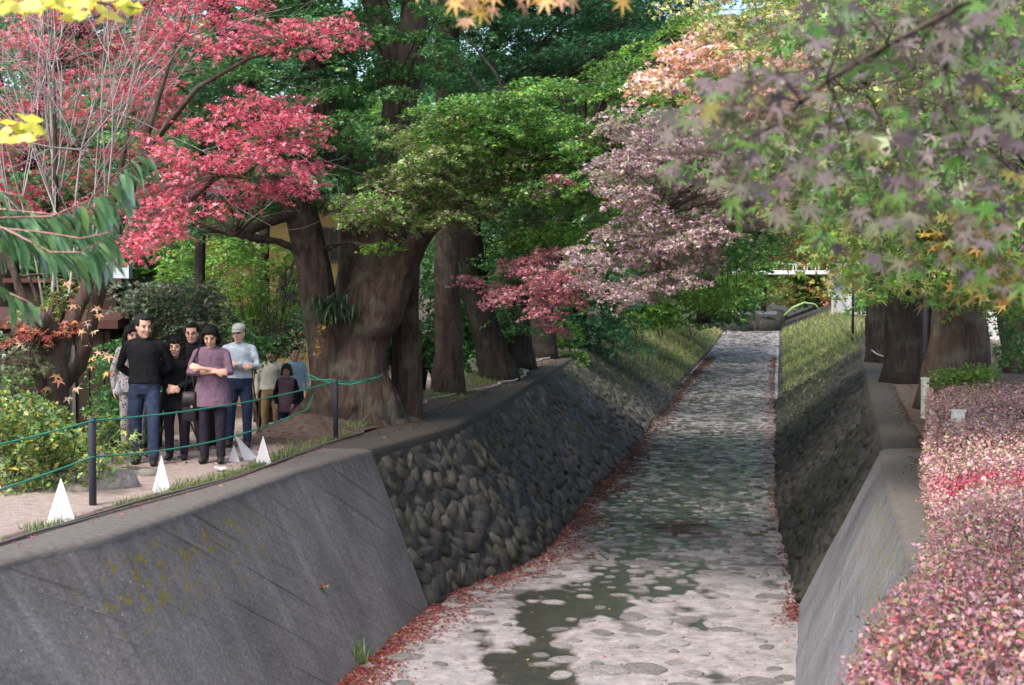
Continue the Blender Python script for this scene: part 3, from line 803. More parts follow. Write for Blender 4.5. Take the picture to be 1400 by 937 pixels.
def fill(rng, poly, Y0, Y1, n, r, cols=None, dens=1.0):
    """n clumps spread over a slab of air between two distances whose outline is poly (sight lines)"""
    poly = np.array(poly, float); out = []
    mn, mx = poly.min(0), poly.max(0)
    def inside(x, y):
        c = False; m = len(poly)
        for i in range(m):
            x1, y1 = poly[i]; x2, y2 = poly[(i+1) % m]
            if (y1 > y) != (y2 > y) and x < (x2-x1)*(y-y1)/(y2-y1)+x1: c = not c
        return c
    k = 0
    while len(out) < n and k < n*60:
        k += 1
        best = None; bd = -1
        for _ in range(4):
            x, y = rng.uniform(mn[0], mx[0]), rng.uniform(mn[1], mx[1])
            if not inside(x, y): continue
            d = min([abs(x-o[0])+1.5*abs(y-o[1]) for o in out] or [1e9])
            if d > bd: bd = d; best = (x, y)
        if best is None: continue
        Y = rng.uniform(Y0, Y1); out.append((*best, Y, r*rng.uniform(.75, 1.25), cols, dens))
    return [(*P(a, b, Y), rr, c, d) for a, b, Y, rr, c, d in out]
rg = np.random.default_rng(21)

# ------------------------------------------------------------------ the great fused maple
B1 = (-2.45, 21.3, 0)
def W(px, py, Y): return P(px, py, Y)-Vector(B1)
mb = MB()
def lim(pts, rs): mb.capsule([W(*p) for p in pts], rs, 14)
lim([(452, 600, 20.9), (450, 520, 21), (442, 440, 21.1), (428, 350, 21.1), (408, 275, 21), (372, 210, 20.8), (335, 120, 20.6), (300, 20, 20.4), (270, -120, 20)], [.36, .30, .29, .28, .26, .20, .17, .15, .12])
lim([(470, 560, 22.0), (478, 430, 22.1), (492, 330, 22.1), (482, 270, 22.1), (452, 200, 22), (430, 90, 22), (415, -60, 22)], [.35, .30, .27, .23, .17, .14, .10])
lim([(497, 600, 21.0), (490, 520, 21.1), (498, 440, 21.2), (520, 360, 21.3), (534, 300, 21.4), (540, 240, 21.6), (546, 160, 21.7), (556, 80, 21.8), (570, 0, 21.9), (585, -130, 22), (595, -260, 22)], [.46, .42, .40, .39, .36, .30, .27, .23, .21, .19, .14])
lim([(515, 440, 21.0), (545, 375, 20.9), (575, 325, 20.8), (605, 292, 20.6), (650, 262, 20.3), (720, 225, 20), (800, 190, 19.7)], [.32, .25, .19, .13, .09, .07, .04])
lim([(556, 585, 21.9), (556, 500, 21.9), (554, 420, 21.9), (550, 370, 21.8), (556, 320, 21.8)], [.30, .26, .25, .25, .2])
lim([(545, 150, 21.8), (528, 70, 21.8), (512, 0, 21.8), (495, -110, 21.7)], [.2, .2, .19, .15])
lim([(540, 270, 21.7), (500, 230, 22), (462, 170, 22.4), (440, 90, 22.6)], [.2, .14, .11, .08])
lim([(412, 285, 21), (380, 300, 20.7), (330, 318, 20.4), (270, 318, 20)], [.13, .07, .05, .03])
lim([(425, 350, 21), (380, 330, 20.7), (320, 322, 20.3)], [.09, .05, .03])
for a, l in ((200, 1.0), (245, .65), (275, .6), (310, .75), (345, .7), (20, .8), (90, .7), (150, .9)):
    x, y = math.cos(rad(a)), math.sin(rad(a))
    mb.capsule([Vector((x*.35, y*.25-.2, .75)), Vector((x*.62, y*.4-.2, .28)), Vector((x*l, y*l*.7-.2, .0)), Vector((x*(l+.45), y*(l+.4)*.8-.2, -.12))], [.20, .18, .12, .06], 10)
maple1 = thing('maple_tree', 'huge old maple with fused twisted trunks standing beside the people', 'tree', B1)
def barkdisp(V):
    g = fbm(V*np.array([4.0, 4.0, 1.1]), 4); h = fbm(V*np.array([1.4, 1.4, .8])+5, 2)
    return .045*g+.07*h-.03*np.clip(1-np.abs(fbm(V*np.array([3.2, 3.2, .35])+9, 2))*5, 0, 1)
remesh(mb, 'trunk', M['bark'], .034, 3, maple1, disp=barkdisp, dec=.55)
# crown of the great maple: green layers
pads = []
pads += fill(rg, [(330, -30), (640, -30), (600, 130), (560, 230), (440, 300), (300, 300), (230, 120)], 19.3, 24, 76, .62, GREEN, 1.2)
pads += fill(rg, [(250, -60), (480, -60), (440, 260), (250, 330), (170, 330), (160, 100)], 19, 23, 36, .7, BLUEG)
pads += ellpads(rg, (-2.6, 21.5, 9.5), (5.6, 5.5, 3.2), 75, 1.15)
tw = Twigs(); cl = Cloud('far', 31); rr = np.random.default_rng(5)
sk = [np.array(P(*p)) for p in ((428, 350, 21.1), (408, 275, 21), (335, 120, 20.6), (270, -120, 20), (482, 270, 22.1), (430, 90, 22), (415, -60, 22), (546, 160, 21.7), (570, 0, 21.9), (595, -260, 22), (605, 292, 20.6), (720, 225, 20), (800, 190, 19.7), (495, -110, 21.7), (320, 322, 20.3))]
def addpads(cl, tw, rr, pads, sk, size, cols, per=1.0, flat=.25, layers=3, droop=.3, var=.2, tilt=.5, limbs=True, lr=1.0):
    for pd in pads:
        c = np.array(pd[:3]); r = pd[3]; cc = pd[4] if len(pd) > 4 and pd[4] is not None else cols; dn = pd[5] if len(pd) > 5 else 1
        oo = outside(c, r); sz = size*(2.6 if oo else 1); dn *= .38 if oo else 1
        pts = spray(rr, c, r, int(per*dn*r*r/(sz*sz)*3.6), flat, (rr.normal(0, .12), rr.normal(0, .12)), layers, droop)
        cl.add(pts, sz, np.asarray(cc)*np.exp(rr.normal(0, .15)), tilt=tilt, var=var)
        q = sk[int(np.argmin([np.linalg.norm(c-q)+1.6*max(0, q[2]-c[2]) for q in sk]))]
        L = np.linalg.norm(c-q)
        if limbs and L < 7:
            pth = tw.limb(rr, q, c, min(.05, .01+.012*L)*lr, .007*lr, sag=.07, n=4)
            for k in range(6):
                tw.limb(rr, pth[-1-(k % 2)], pts[rr.integers(0, len(pts))], .008*lr, .003*lr, .04, 2, .1)
addpads(cl, tw, rr, pads, sk, .060, GREEN, per=1.1, flat=.14)
# the long drooping bough reaching right over the canal
bough = fill(rg, [(470, 275), (540, 195), (620, 140), (760, 100), (900, 60), (1010, -20), (1060, 40), (960, 130), (860, 210), (800, 290), (700, 265), (600, 300), (520, 300)], 18.0, 20.6, 125, .50, BRIGHT, 1.25)
bl = []
for p in bough:
    px = 700+p[0]*F/p[1]; py = 400+(EYE-p[2])*F/p[1]
    cset = MIXP+BRIGHT[:2] if (px < 600 and py > 150 or (py > 215 and px < 720)) else (GREEN+BRIGHT if px < 860 else BRIGHT)
    bl.append((*p[:4], cset, p[5]))
addpads(cl, tw, rr, bl, sk, .049, BRIGHT, per=1.15, droop=.4)
pinks = pxpads(rg, [(768, 245, 19, .28, PINKR), (745, 262, 19, .2, MAUVE), (800, 190, 19, .3, MAUVE), (640, 285, 19, .25, MIXP), (650, 165, 19.5, .3, MIXP), (700, 205, 18.8, .4, MIXP)])
addpads(cl, tw, rr, pinks, sk, .055, PINKR, per=1.5)
addpads(cl, tw, rr, pxpads(rg, [(528, 335, 20.0, .30, BRIGHT), (505, 338, 20.1, .2, BRIGHT)]), sk, .055, BRIGHT, per=1.4)
addpads(cl, tw, rr, pxpads(rg, [(362, 474, 23.4, .26, GREEN), (384, 470, 23.3, .26, GREEN), (372, 482, 23.5, .20, GREEN), (350, 466, 23.4, .24, GREEN), (372, 462, 23.5, .28, GREEN)], .05), sk, .06, GREEN, per=2.2, lr=.4)
cl.build('crown', maple1, B1); stuff(tw.build('branches', M['twig'], maple1, B1))
# ferns and ivy in the crotch
cf = Cloud('blade', 8); rr = np.random.default_rng(9)
c0 = np.array(P(455, 415, 20.7)); n = 260
pos = c0+np.stack([rr.normal(0, .16, n), rr.normal(0, .08, n), rr.normal(0, .08, n)], -1)
cf.add(pos, .26, [(.03, .075, .03), (.04, .09, .04)], tilt=.4, droop=.9, yaw=rr.uniform(PI, 2*PI, n)); 
fern = cf.build('fern', maple1, B1)
cf = Cloud('oval', 8); n = 90; a = np.array(P(440, 440, 20.60)); b = np.array(P(432, 490, 20.55)); tt = rr.random((n, 1))
cf.add(a*(1-tt)+b*tt+rr.normal(0, .04, (n, 3)), .05, [(.45, .30, .03), (.5, .2, .04), (.2, .2, .05)], tilt=.9)
cf.build('ivy', maple1, B1)

# ------------------------------------------------------------------ the row of trunks behind it on the left bank
def gl(px, py, Y): p = P(px, py, Y); return (p.x, p.y, float(hL(np.array(p.x), np.array(p.y))))
def row_tree(label, base_px, Y, path, radii, pads, seed, cols=GREEN, per=1.0, size=.07, bark='bark', **kw):
    p = P(base_px, 480, Y); z = float(hL(np.array(p.x), np.array(Y))); b = (p.x, Y, z)
    pts = [b]+[tuple(P(*q)) for q in path]
    return crown('maple_tree', label, b, pts, radii, pads, 'far', size, cols, seed, per, bark, group='maples lining the left bank', **kw)
row_tree('tall straight maple just behind the huge fused one, slim grey trunk', 613, 27, [(612, 400, 27), (614, 200, 27), (611, 0, 27), (600, -200, 27)], [.29, .25, .24, .22, .15],
    fill(rg, [(560, 0), (900, -20), (980, 60), (800, 130), (640, 130)], 24, 30, 62, .85, BLUEG, 1.1)+fill(rg, [(560, -50), (980, -50), (960, 60), (600, 70)], 30, 33, 34, 1.1, BLUEG, .9)+ellpads(rg, (0, 28, 9.5), (5, 4.5, 3), 40, 1.5), 101, BLUEG, .85, flat=.12)
row_tree('leaning thick maple trunk second behind the fused one', 684, 31.5, [(664, 455, 31.5), (650, 400, 31.5), (640, 300, 31), (650, 150, 31), (690, 0, 31)], [.42, .33, .30, .27, .22, .15],
    fill(rg, [(560, 330), (600, 400), (700, 440), (760, 300), (780, 260), (640, 250)], 31, 34, 20, .9, GREEN)+fill(rg, [(560, 100), (900, 60), (860, 200), (640, 200)], 29, 33, 24, .9, BLUEG), 102, GREEN, .95, bark='bark_dark')
row_tree('dark maple trunk behind the pink foliage clump', 706, 36, [(704, 430, 36), (700, 360, 36), (720, 250, 36)], [.46, .38, .36, .25],
    fill(rg, [(660, 210), (900, 160), (860, 330), (760, 340), (690, 320)], 30, 36, 38, .85, BRIGHT), 103, BRIGHT, .95, bark='bark_dark')
row_tree('dark maple trunk with a forked base farther along the left wall', 738, 42, [(738, 430, 42), (748, 370, 42), (776, 280, 42)], [.50, .42, .4, .25],
    ellpads(rg, (3.8, 44, 7), (4.5, 4, 3.2), 36, 1.5), 104, GREEN, .9, size=.11, bark='bark_dark')
row_tree('slim maple trunk by the black posts of the left wall', 790, 52, [(788, 430, 52), (796, 360, 52), (812, 280, 52)], [.45, .36, .34, .2],
    ellpads(rg, (5.5, 54, 6), (4.5, 5, 3.2), 30, 1.6), 105, GREEN, .9, size=.13, bark='bark_dark')
row_tree('far maple trunk where the left bank turns grassy', 832, 66, [(832, 425, 66), (844, 380, 66), (862, 320, 66)], [.5, .42, .4, .2],
    ellpads(rg, (9, 68, 6.0), (6, 6, 3.4), 30, 2.0), 106, BRIGHT, .9, size=.17, bark='bark_dark')

# far trees closing the view over the canal
def far_tree(label, x, y, h, R, cols, seed, z0=.5, dens=1.0, size=.24, bark='bark_dark', rz=.55):
    b = (x, y, z0); r_ = np.random.default_rng(seed)
    pads = ellpads(r_, (x, y, z0+h*.55), (R, R, h*rz), int(34*dens), R*.40)
    return crown('broadleaf_tree', label, b, [b, (x+.2, y, z0+h*.3), (x, y, z0+h*.7)], [.35, .28, .12], pads, 'far', size, cols, seed, 1.15, bark, group='trees closing the far end of the canal', nseg=8)
OR2 = [(.45, .22, .08), (.40, .28, .08), (.22, .26, .06), (.5, .16, .10)]
YG = [(.20, .27, .05), (.30, .33, .08), (.12, .22, .04)]
far_tree('yellow and orange autumn tree left of the white footbridge', 23.5, 131, 7.5, 4.2, YG+OR2[:2], 201)
far_tree('orange tinted maple at the right end of the footbridge', 28.5, 117, 7, 3.4, OR2, 202, dens=1.3)
far_tree('bright green maple hanging over the canal before the footbridge', 11.0, 80, 9.5, 4.6, BRIGHT, 203, dens=1.3)
far_tree('tall green tree rising behind the footbridge', 20, 150, 16, 8, BRIGHT, 204, 1.2, 1.6, .4)
far_tree('broad green tree behind the left end of the footbridge', 8, 140, 18, 9, GREEN, 205, 1.0, 1.8, .4)
far_tree('yellow green tree behind the right end of the footbridge', 33, 150, 17, 9, YG, 206, 1.2, 1.6, .4)
far_tree('dark green tree on the slope right of the white house', 48, 140, 18, 10, GREEN, 207, 1.0, 1.6, .4)
far_tree('dark bush beneath the orange maple on the right canal bank', 26.0, 98, 3.6, 2.6, GREEN, 208, .2, 1.0)
# wood behind the left bank: separate trees in depth
k = 0
for (x, y, h, R, cc, lab) in [(-14, 38, 12, 5, GREEN, 'green tree behind the dark wooden shed'), (-9, 44, 13, 5, BRIGHT, 'bright green tree in front of the ochre house'), (-4.8, 50, 14, 5.5, BLUEG, 'bluish green tree behind the fused maple'),
        (1.0, 58, 15, 6, GREEN, 'deep green tree behind the row of maples'), (-20, 52, 15, 7, BLUEG, 'dark tree behind the red maple'), (-12, 66, 18, 8, GREEN, 'tall dark tree far behind the ochre house'),
        (-2, 76, 18, 8, BLUEG, 'tall bluish tree far behind the row of maples'), (7, 92, 18, 8, GREEN, 'tall green tree far behind the leaning maple'), (-26, 76, 20, 9, GREEN, 'tall dark tree at the far left')]:
    k += 1; r_ = np.random.default_rng(300+k)
    pads = ellpads(r_, (x, y, h*.55), (R, R*.8, h*.45), 36, R*.36)
    crown('broadleaf_tree', lab, (x, y, -.4), [(x, y, -.4), (x+.2, y, h*.3), (x, y, h*.75)], [.36, .28, .12], pads, 'far', .24 if y < 60 else .42, cc, 300+k, .8, 'bark_dark', group='trees behind the left bank', nseg=8)

# understorey closing the gaps between the trunks and the far bank
def understorey(name, label, x0, x1, y, h, cols, seed, size=.14, n=26, cat='shrub', zb=0):
    r_ = np.random.default_rng(seed); xm = (x0+x1)/2; root = thing(name, label, cat, (xm, y, zb)); cl = Cloud('tri' if y > 60 else 'far', seed); tw = Twigs()
    for k in range(n):
        c = np.array([r_.uniform(x0, x1), y+r_.uniform(-1.2, 1.2), zb+h*r_.uniform(.12, .9)]); r = h*.30*r_.uniform(.8, 1.2); leafy = k
        cl.add(spray(r_, c, r, int(5.0*r*r/(size*size)), .55, (0, 0), 4, .4), size*1.2, np.asarray(cols)*np.exp(r_.normal(0, .18)), tilt=.7)
        if k % 4 == 0: tw.limb(r_, (c[0]+r_.normal(0, .2), y, zb-.1), c, .03, .01, .0, 3, .08)
    cl.build('foliage', root, (xm, y, zb)); stuff(tw.build('stems', M['twig'], root, (xm, y, zb)))
understorey('laurel_shrub', 'mid green shrub filling the gap right of the fused maple', -3.4, -.6, 36, 3.0, GREEN, 901, .10, 22)
understorey('laurel_shrub', 'bright green shrub behind the tall straight grey trunk', -1.6, 1.4, 44, 3.6, BRIGHT, 902, .12, 22)
understorey('laurel_shrub', 'bluish green shrub behind the pink foliage clump', .8, 4.4, 50, 3.8, BLUEG, 903, .13, 22)
understorey('laurel_shrub', 'deep green shrub belt behind the dark wooden shed', -17, -8.5, 37, 5.2, GREEN, 911, .17, 40, zb=-.5)
understorey('laurel_shrub', 'green shrub left of the grassy canal bank', 4.6, 8.6, 66, 4.2, BRIGHT, 904, .16, 24)
understorey('laurel_shrub', 'dark shrub belt at the left end of the footbridge', 8.5, 14.5, 88, 5.0, GREEN, 905, .20, 26)
understorey('laurel_shrub', 'bright green thicket under the left half of the footbridge', 15, 21.5, 156, 7.0, BRIGHT+YG, 906, .32, 40, zb=.6)
understorey('laurel_shrub', 'orange and yellow thicket under the right half of the footbridge', 21.5, 29, 158, 7.0, OR2+YG, 907, .32, 40, zb=.6)
understorey('laurel_shrub', 'green thicket between the footbridge and the white house', 29, 37, 150, 8, BRIGHT+GREEN, 908, .32, 40, zb=.6)
understorey('laurel_shrub', 'dense thicket high on the slope behind the footbridge', 12, 40, 176, 16, GREEN+YG, 909, .5, 60, zb=2)

r_ = np.random.default_rng(77)
crown('broadleaf_tree', 'dark leafy tree filling the space behind the scarlet maple', (-11.5, 31, -.5), [(-11.5, 31, -.5), (-11, 30.5, 3), (-10, 30, 7)], [.32, .26, .12],
    fill(r_, [(-40, -60), (450, -60), (450, 200), (300, 290), (-40, 330)], 27.5, 31, 64, 1.0, GREEN+BLUEG, .8), 'far', .12, GREEN, 950, 1.0, 'bark_dark', flat=.15)
# ------------------------------------------------------------------ right bank maples
def rt_tree(label, px, Y, path, radii, pads, seed, cols, leaf='far', size=.058, per=1.0, **kw):
    p = P(px, 480, Y); z = float(hR(np.array(p.x), np.array(Y))); b = (p.x, Y, z)
    return crown('maple_tree', label, b, [b]+[tuple(P(*q)) for q in path], radii, pads, leaf, size, cols, seed, per, group='maples lining the right bank', **kw)
RG2 = [(.13, .30, .05), (.18, .34, .06), (.10, .25, .06), (.24, .33, .07), (.36, .30, .10)]
rt_tree('thick maple trunk directly behind the pink hedge', 1308, 24, [(1310, 400, 24), (1312, 250, 24), (1290, 60, 24), (1280, -150, 24)], [.60, .47, .50, .36, .25],
    fill(rg, [(1120, 270), (1180, 395), (1260, 405), (1400, 420), (1460, 300), (1400, 150), (1150, 150)], 12.5, 17, 50, .52, RG2, 1.1)+ellpads(rg, (9.2, 25, 9.5), (5, 4.5, 2.6), 36, 1.4), 401, RG2, nseg=16)
rt_tree('second dark trunk behind the nearest black pole', 1246, 31, [(1242, 400, 31), (1236, 250, 31), (1220, 50, 31)], [.62, .52, .5, .3],
    ellpads(rg, (7.5, 30, 8.5), (5, 4, 2.8), 36, 1.4)+fill(rg, [(1100, 20), (1400, 0), (1420, 200), (1160, 260)], 17, 24, 34, .8, GREEN+YELG), 402, GREEN, size=.09, bark='bark_dark')
rt_tree('third dark leaning trunk on the right bank', 1215, 40, [(1207, 420, 40), (1222, 330, 40), (1230, 200, 40)], [.6, .52, .48, .3],
    ellpads(rg, (10.5, 41, 8), (5, 5, 2.8), 32, 1.6), 403, GREEN, size=.11, bark='bark_dark')
rt_tree('farthest trunk on the right bank beside the white house', 1208, 52, [(1200, 400, 52), (1200, 330, 52), (1190, 250, 52)], [.58, .5, .4, .3],
    ellpads(rg, (12, 55, 7), (4.5, 5, 2.6), 26, 1.8), 404, BRIGHT, size=.16, bark='bark_dark')
# orange-pink and yellow crown hanging in at the upper right, and the mauve one under it
b = (9.8, 17.5, 0)
crown('maple_tree', 'maple turning orange pink and yellow at its tips, hanging over the canal at upper right', b, [b, (9.5, 17, 3), (8.6, 16.5, 5.5), (7.5, 15.5, 7.5)], [.4, .32, .22, .12],
    fill(rg, [(868, 95), (950, 50), (1080, 50), (1110, 150), (980, 165), (900, 125)], 12.2, 13.6, 24, .36, ORAP, 1.2)
    + fill(rg, [(950, -30), (1180, -40), (1400, -40), (1400, 160), (1180, 180), (1100, 110), (1000, 70)], 12.4, 15, 48, .46, YELG, 1.0)
    + fill(rg, [(1090, 150), (1400, 140), (1400, 300), (1110, 290)], 12, 14.5, 30, .46, RG2, 1.0)
    + fill(rg, [(1010, 160), (1100, 140), (1130, 300), (1040, 280)], 13, 14, 14, .4, YELG, 1.0), 'far', .050, ORAP, 405, 1.0,
    limb_from=[(8.6, 16.5, 5.5), (7.5, 15.5, 7.5), (5.5, 14, 5.2), (4.2, 13.5, 4.6), (6.5, 14, 3.6)], tilt=.7, lr=.22)
b = (8.6, 21.5, 0)
crown('maple_tree', 'maple with a drooping mauve pink crown hanging over the middle of the canal', b, [b, (8.3, 21, 3), (7.2, 20, 5.5), (5.5, 18.5, 6.3)], [.38, .3, .2, .12],
    fill(rg, [(870, 165), (980, 150), (1060, 230), (1050, 300), (985, 330), (940, 370), (890, 410), (830, 395), (785, 375), (820, 300), (835, 210), (850, 150)], 16.5, 18.2, 80, .38, MAUVE, 1.35)
    + fill(rg, [(640, 400), (660, 355), (730, 335), (780, 360), (785, 410), (700, 420)], 18.4, 19.4, 15, .34, PINKR, 1.4)
    + fill(rg, [(735, 400), (790, 400), (780, 430), (738, 470)], 18.4, 19.2, 6, .22, PINKR, 1.5)
    + pxpads(rg, [(1000, 260, 17, .4, MAUVE), (950, 160, 17, .4, MAUVE), (900, 190, 17.5, .35, MAUVE), (730, 300, 19.5, .3, MIXP)]), 'far', .044, MAUVE, 406, 1.0,
    limb_from=[(7.2, 20, 5.5), (5.5, 18.5, 6.3), tuple(P(900, 300, 17.6)), tuple(P(840, 345, 18)), tuple(P(800, 365, 18.4)), tuple(P(760, 375, 18.8)), tuple(P(960, 220, 17.6))],
    extra_tubes=[([P(1010, 190, 18.5), P(930, 270, 17.8), P(850, 345, 18.2), P(790, 382, 18.6), P(745, 400, 18.9)], [.06, .045, .035, .02, .008], 'limb'),
                 ([(5.5, 18.5, 6.3), P(1010, 190, 18.5)], [.1, .06], 'limb')], tilt=.7, lr=.5)
b = (12.5, 34, 0)
crown('maple_tree', 'deep green maple whose fine boughs hang in front of the footbridge', b, [b, (12, 34, 3), (10.8, 33, 5.5), (9, 32, 6.5)], [.4, .32, .22, .12],
    fill(rg, [(950, 290), (1050, 280), (1060, 350), (1000, 365), (950, 360)], 28, 33, 20, .6, GREEN, 1.0)
    + fill(rg, [(945, 375), (1010, 390), (1000, 430), (955, 420)], 29, 33, 9, .5, BRIGHT, 1.0)
    + fill(rg, [(1060, 300), (1130, 290), (1130, 360), (1080, 350)], 30, 35, 12, .6, YG+OR2, .8), 'far', .085, GREEN, 407, 1.0, limb_from=[(10.8, 33, 5.5), (9, 32, 6.5), tuple(P(1000, 260, 32))])
# dark shrub right of the thick trunk
b = (11.6, 27, 0)
crown('evergreen_shrub', 'dark green shrub to the right of the thick trunk behind the pink hedge', b, [b, (11.6, 27, 1.4)], [.1, .04],
    fill(rg, [(1352, 400), (1420, 400), (1430, 510), (1360, 480)], 26, 28, 14, .5, GREEN, .8), 'far', .09, GREEN, 408, .9, cat='shrub', crown_name='foliage')

# ------------------------------------------------------------------ red maple and small tree at left
b = (-6.3, 16.6, .0)
rp = fill(rg, [(-60, 60), (120, -40), (330, -40), (380, 20), (310, 40), (260, 90), (230, 180), (250, 300), (120, 300), (-60, 260)], 16.4, 19.0, 74, .42, RED, .95)
rp += fill(rg, [(215, 190), (330, 125), (400, 115), (440, 190), (448, 250), (400, 265), (300, 285), (230, 330), (150, 370), (140, 330), (200, 270)], 14.2, 15.4, 58, .27, RED+[(.68, .20, .26)], 1.15)
rp += fill(rg, [(300, 60), (380, 30), (500, 25), (510, 45), (440, 70), (330, 85)], 14.6, 15.4, 14, .24, RED, 1.2)
rp += fill(rg, [(350, -30), (300, 70), (240, 60), (260, -30)], 15, 16, 8, .3, RED, 1.0)
def rp_P(*a): return tuple(P(*a))
crown('maple_tree', 'scarlet maple spreading over the upper left behind the bare twigs', b,
    [b, rp_P(110, 500, 16.4), rp_P(150, 350, 16.2), rp_P(190, 220, 16), rp_P(240, 60, 16)], [.10, .085, .07, .05, .02], rp, 'maple', .046, RED, 501, .62,
    limb_from=[rp_P(150, 350, 16.2), rp_P(190, 220, 16), rp_P(240, 60, 16), rp_P(300, 240, 15), rp_P(380, 190, 14.8), rp_P(400, 60, 15), rp_P(100, 200, 17), rp_P(60, 100, 17)],
    extra_tubes=[([P(150, 350, 16.2), P(230, 300, 15.4), P(300, 240, 15), P(380, 190, 14.8), P(430, 200, 14.7)], [.04, .03, .022, .012, .005], 'limb'),
                 ([P(190, 220, 16), P(270, 120, 15.5), P(340, 80, 15.2), P(470, 45, 15)], [.04, .028, .02, .006], 'limb')], tilt=.6, flare=False, lr=.45)
# small gnarled tree with climbing autumn leaves
b = tuple(P(78, 600, 16.0)); b = (b[0], 16.0, 0.05)
t0 = thing('small_tree', 'small gnarled garden tree with sawn stub and orange climbing leaves, before the dark shed', 'tree', b)
def T(px, py, Y=16.0): return P(px, py, Y)-Vector(b)
mb = MB()
mb.capsule([T(84, 640), T(80, 560), T(80, 500), T(88, 460, 15.9), T(105, 425), T(118, 395), T(128, 365), T(140, 320), T(160, 260, 16.2), T(175, 180, 16.4)], [.15, .125, .12, .10, .085, .075, .07, .055, .04, .025], 12)
mb.capsule([T(80, 520), T(66, 490), T(52, 470, 15.9), T(44, 452, 15.8)], [.10, .10, .085, .08], 10)
mb.capsule([T(84, 470), T(70, 450, 15.7), T(56, 436, 15.5)], [.09, .095, .10], 10)
mb.capsule([T(78, 560), T(62, 530, 15.9), T(42, 505, 15.8), T(22, 495, 15.7)], [.11, .09, .075, .06], 10)
mb.capsule([T(60, 470), T(35, 420), T(15, 360), T(-10, 320)], [.07, .055, .045, .03], 9)
mb.capsule([T(118, 395), T(90, 350, 16.3), T(60, 300, 16.5)], [.05, .035, .02], 8)
remesh(mb, 'trunk', M['bark'], .022, 2, t0, disp=lambda V: .014*fbm(V*8, 3))
cl = Cloud('maple', 77); r_ = np.random.default_rng(77)
spots = [(126, 455), (120, 470), (135, 478), (148, 485), (125, 500), (150, 512), (112, 452), (100, 440), (90, 450), (60, 505), (66, 475), (72, 470), (105, 530), (62, 530), (92, 388), (100, 410), (132, 420), (135, 430), (150, 360), (118, 440), (92, 545), (40, 510), (30, 470), (55, 445), (128, 490), (78, 515)]
pos = np.array([P(a+r_.normal(0, 2), c+r_.normal(0, 2), 15.72) for a, c in spots for _ in (0, 1)])
cl.add(pos, .085, [(.62, .32, .16), (.66, .40, .14), (.55, .22, .14), (.6, .45, .3)], tilt=.5, droop=1.0, yaw=r_.uniform(PI*1.2, PI*1.8, len(pos)), var=.3)
pads = fill(r_, [(10, 445), (100, 432), (90, 458), (20, 470)], 15.3, 15.8, 5, .2, [(.5, .08, .07), (.55, .14, .10), (.6, .25, .14)], 1.2)
tw = Twigs(); sk0 = [np.array(P(60, 450, 15.8)), np.array(P(20, 380, 16)), np.array(P(85, 350, 16.3))]
addpads(cl, tw, r_, pads, sk0, .06, RED, per=.6, tilt=.6)
pads = fill(r_, [(-20, 470), (35, 450), (60, 520), (-20, 540)], 15.3, 16.2, 10, .3, [(.10, .17, .08), (.14, .2, .09), (.2, .22, .1)], 1) + fill(r_, [(60, 400), (115, 380), (100, 430), (40, 430)], 16.2, 16.8, 8, .3, BRIGHT+[(.5, .35, .15)], 1)
addpads(cl, tw, r_, pads, sk0, .055, BRIGHT, per=.6)
cl.build('climbing_leaves', t0, b); stuff(tw.build('branches', M['twig'], t0, b))

# bare twiggy shrub
BY = 16.7; b = tuple(P(75, 560, BY)); b = (b[0], BY, 0.1)
t1 = thing('bare_tree', 'leafless pale grey twiggy tree in front of the scarlet maple at upper left', 'tree', b)
tw = Twigs(); r_ = np.random.default_rng(12)
def grow(p, d, L, r, lvl):
    n = 4; pts = [p]
    for i in range(n):
        d = d+r_.normal(0, .10, 3)+np.array([0, 0, .05]); d /= np.linalg.norm(d); p = p+d*L/n; pts.append(p)
    tw.path(pts, r, r*.5)
    if lvl == 0: return
    for k in range(3 if lvl > 1 else 3):
        i = r_.integers(1, n+1); dd = d+r_.normal(0, .42, 3); dd /= np.linalg.norm(dd)
        grow(pts[i], dd, L*r_.uniform(.5, .85), r*.55, lvl-1)
for (px, py, q, s, rr0) in ((72, 400, 75, 60, .028), (60, 420, 20, 40, .02), (95, 400, 150, 60, .024), (110, 400, 230, 50, .022), (80, 400, 50, 20, .02), (70, 300, 110, 20, .02), (74, 260, 60, 40, .018), (74, 250, 130, 70, .018), (74, 280, 10, 90, .018), (100, 330, 180, 40, .02), (40, 380, -20, 120, .018), (130, 380, 190, 90, .02)):
    a = np.array(P(px, py, BY-.4+r_.normal(0, .2))); e = np.array(P(q, s, BY-1.2+r_.normal(0, .4))); d = e-a; L = np.linalg.norm(d); grow(a, d/L, L*.78, rr0*.85, 4)
stuff(tw.build('branches', M['twig_pale'], t1, b))
mb = MB(); o_ = Vector(b)
mb.tube([P(75, 600, BY)-o_, P(76, 500, BY)-o_, P(73, 400, BY)-o_, P(76, 250, BY-.5)-o_, P(74, 90, BY-.8)-o_], [.045, .04, .036, .032, .012], 9)
for q_ in ((110, 400), (40, 380), (130, 380), (95, 400)): mb.tube([P(75, 470, BY)-o_, P(*q_, BY-.3)-o_], [.03, .018], 7)
mb.build('trunk', M['bark'], t1, True)

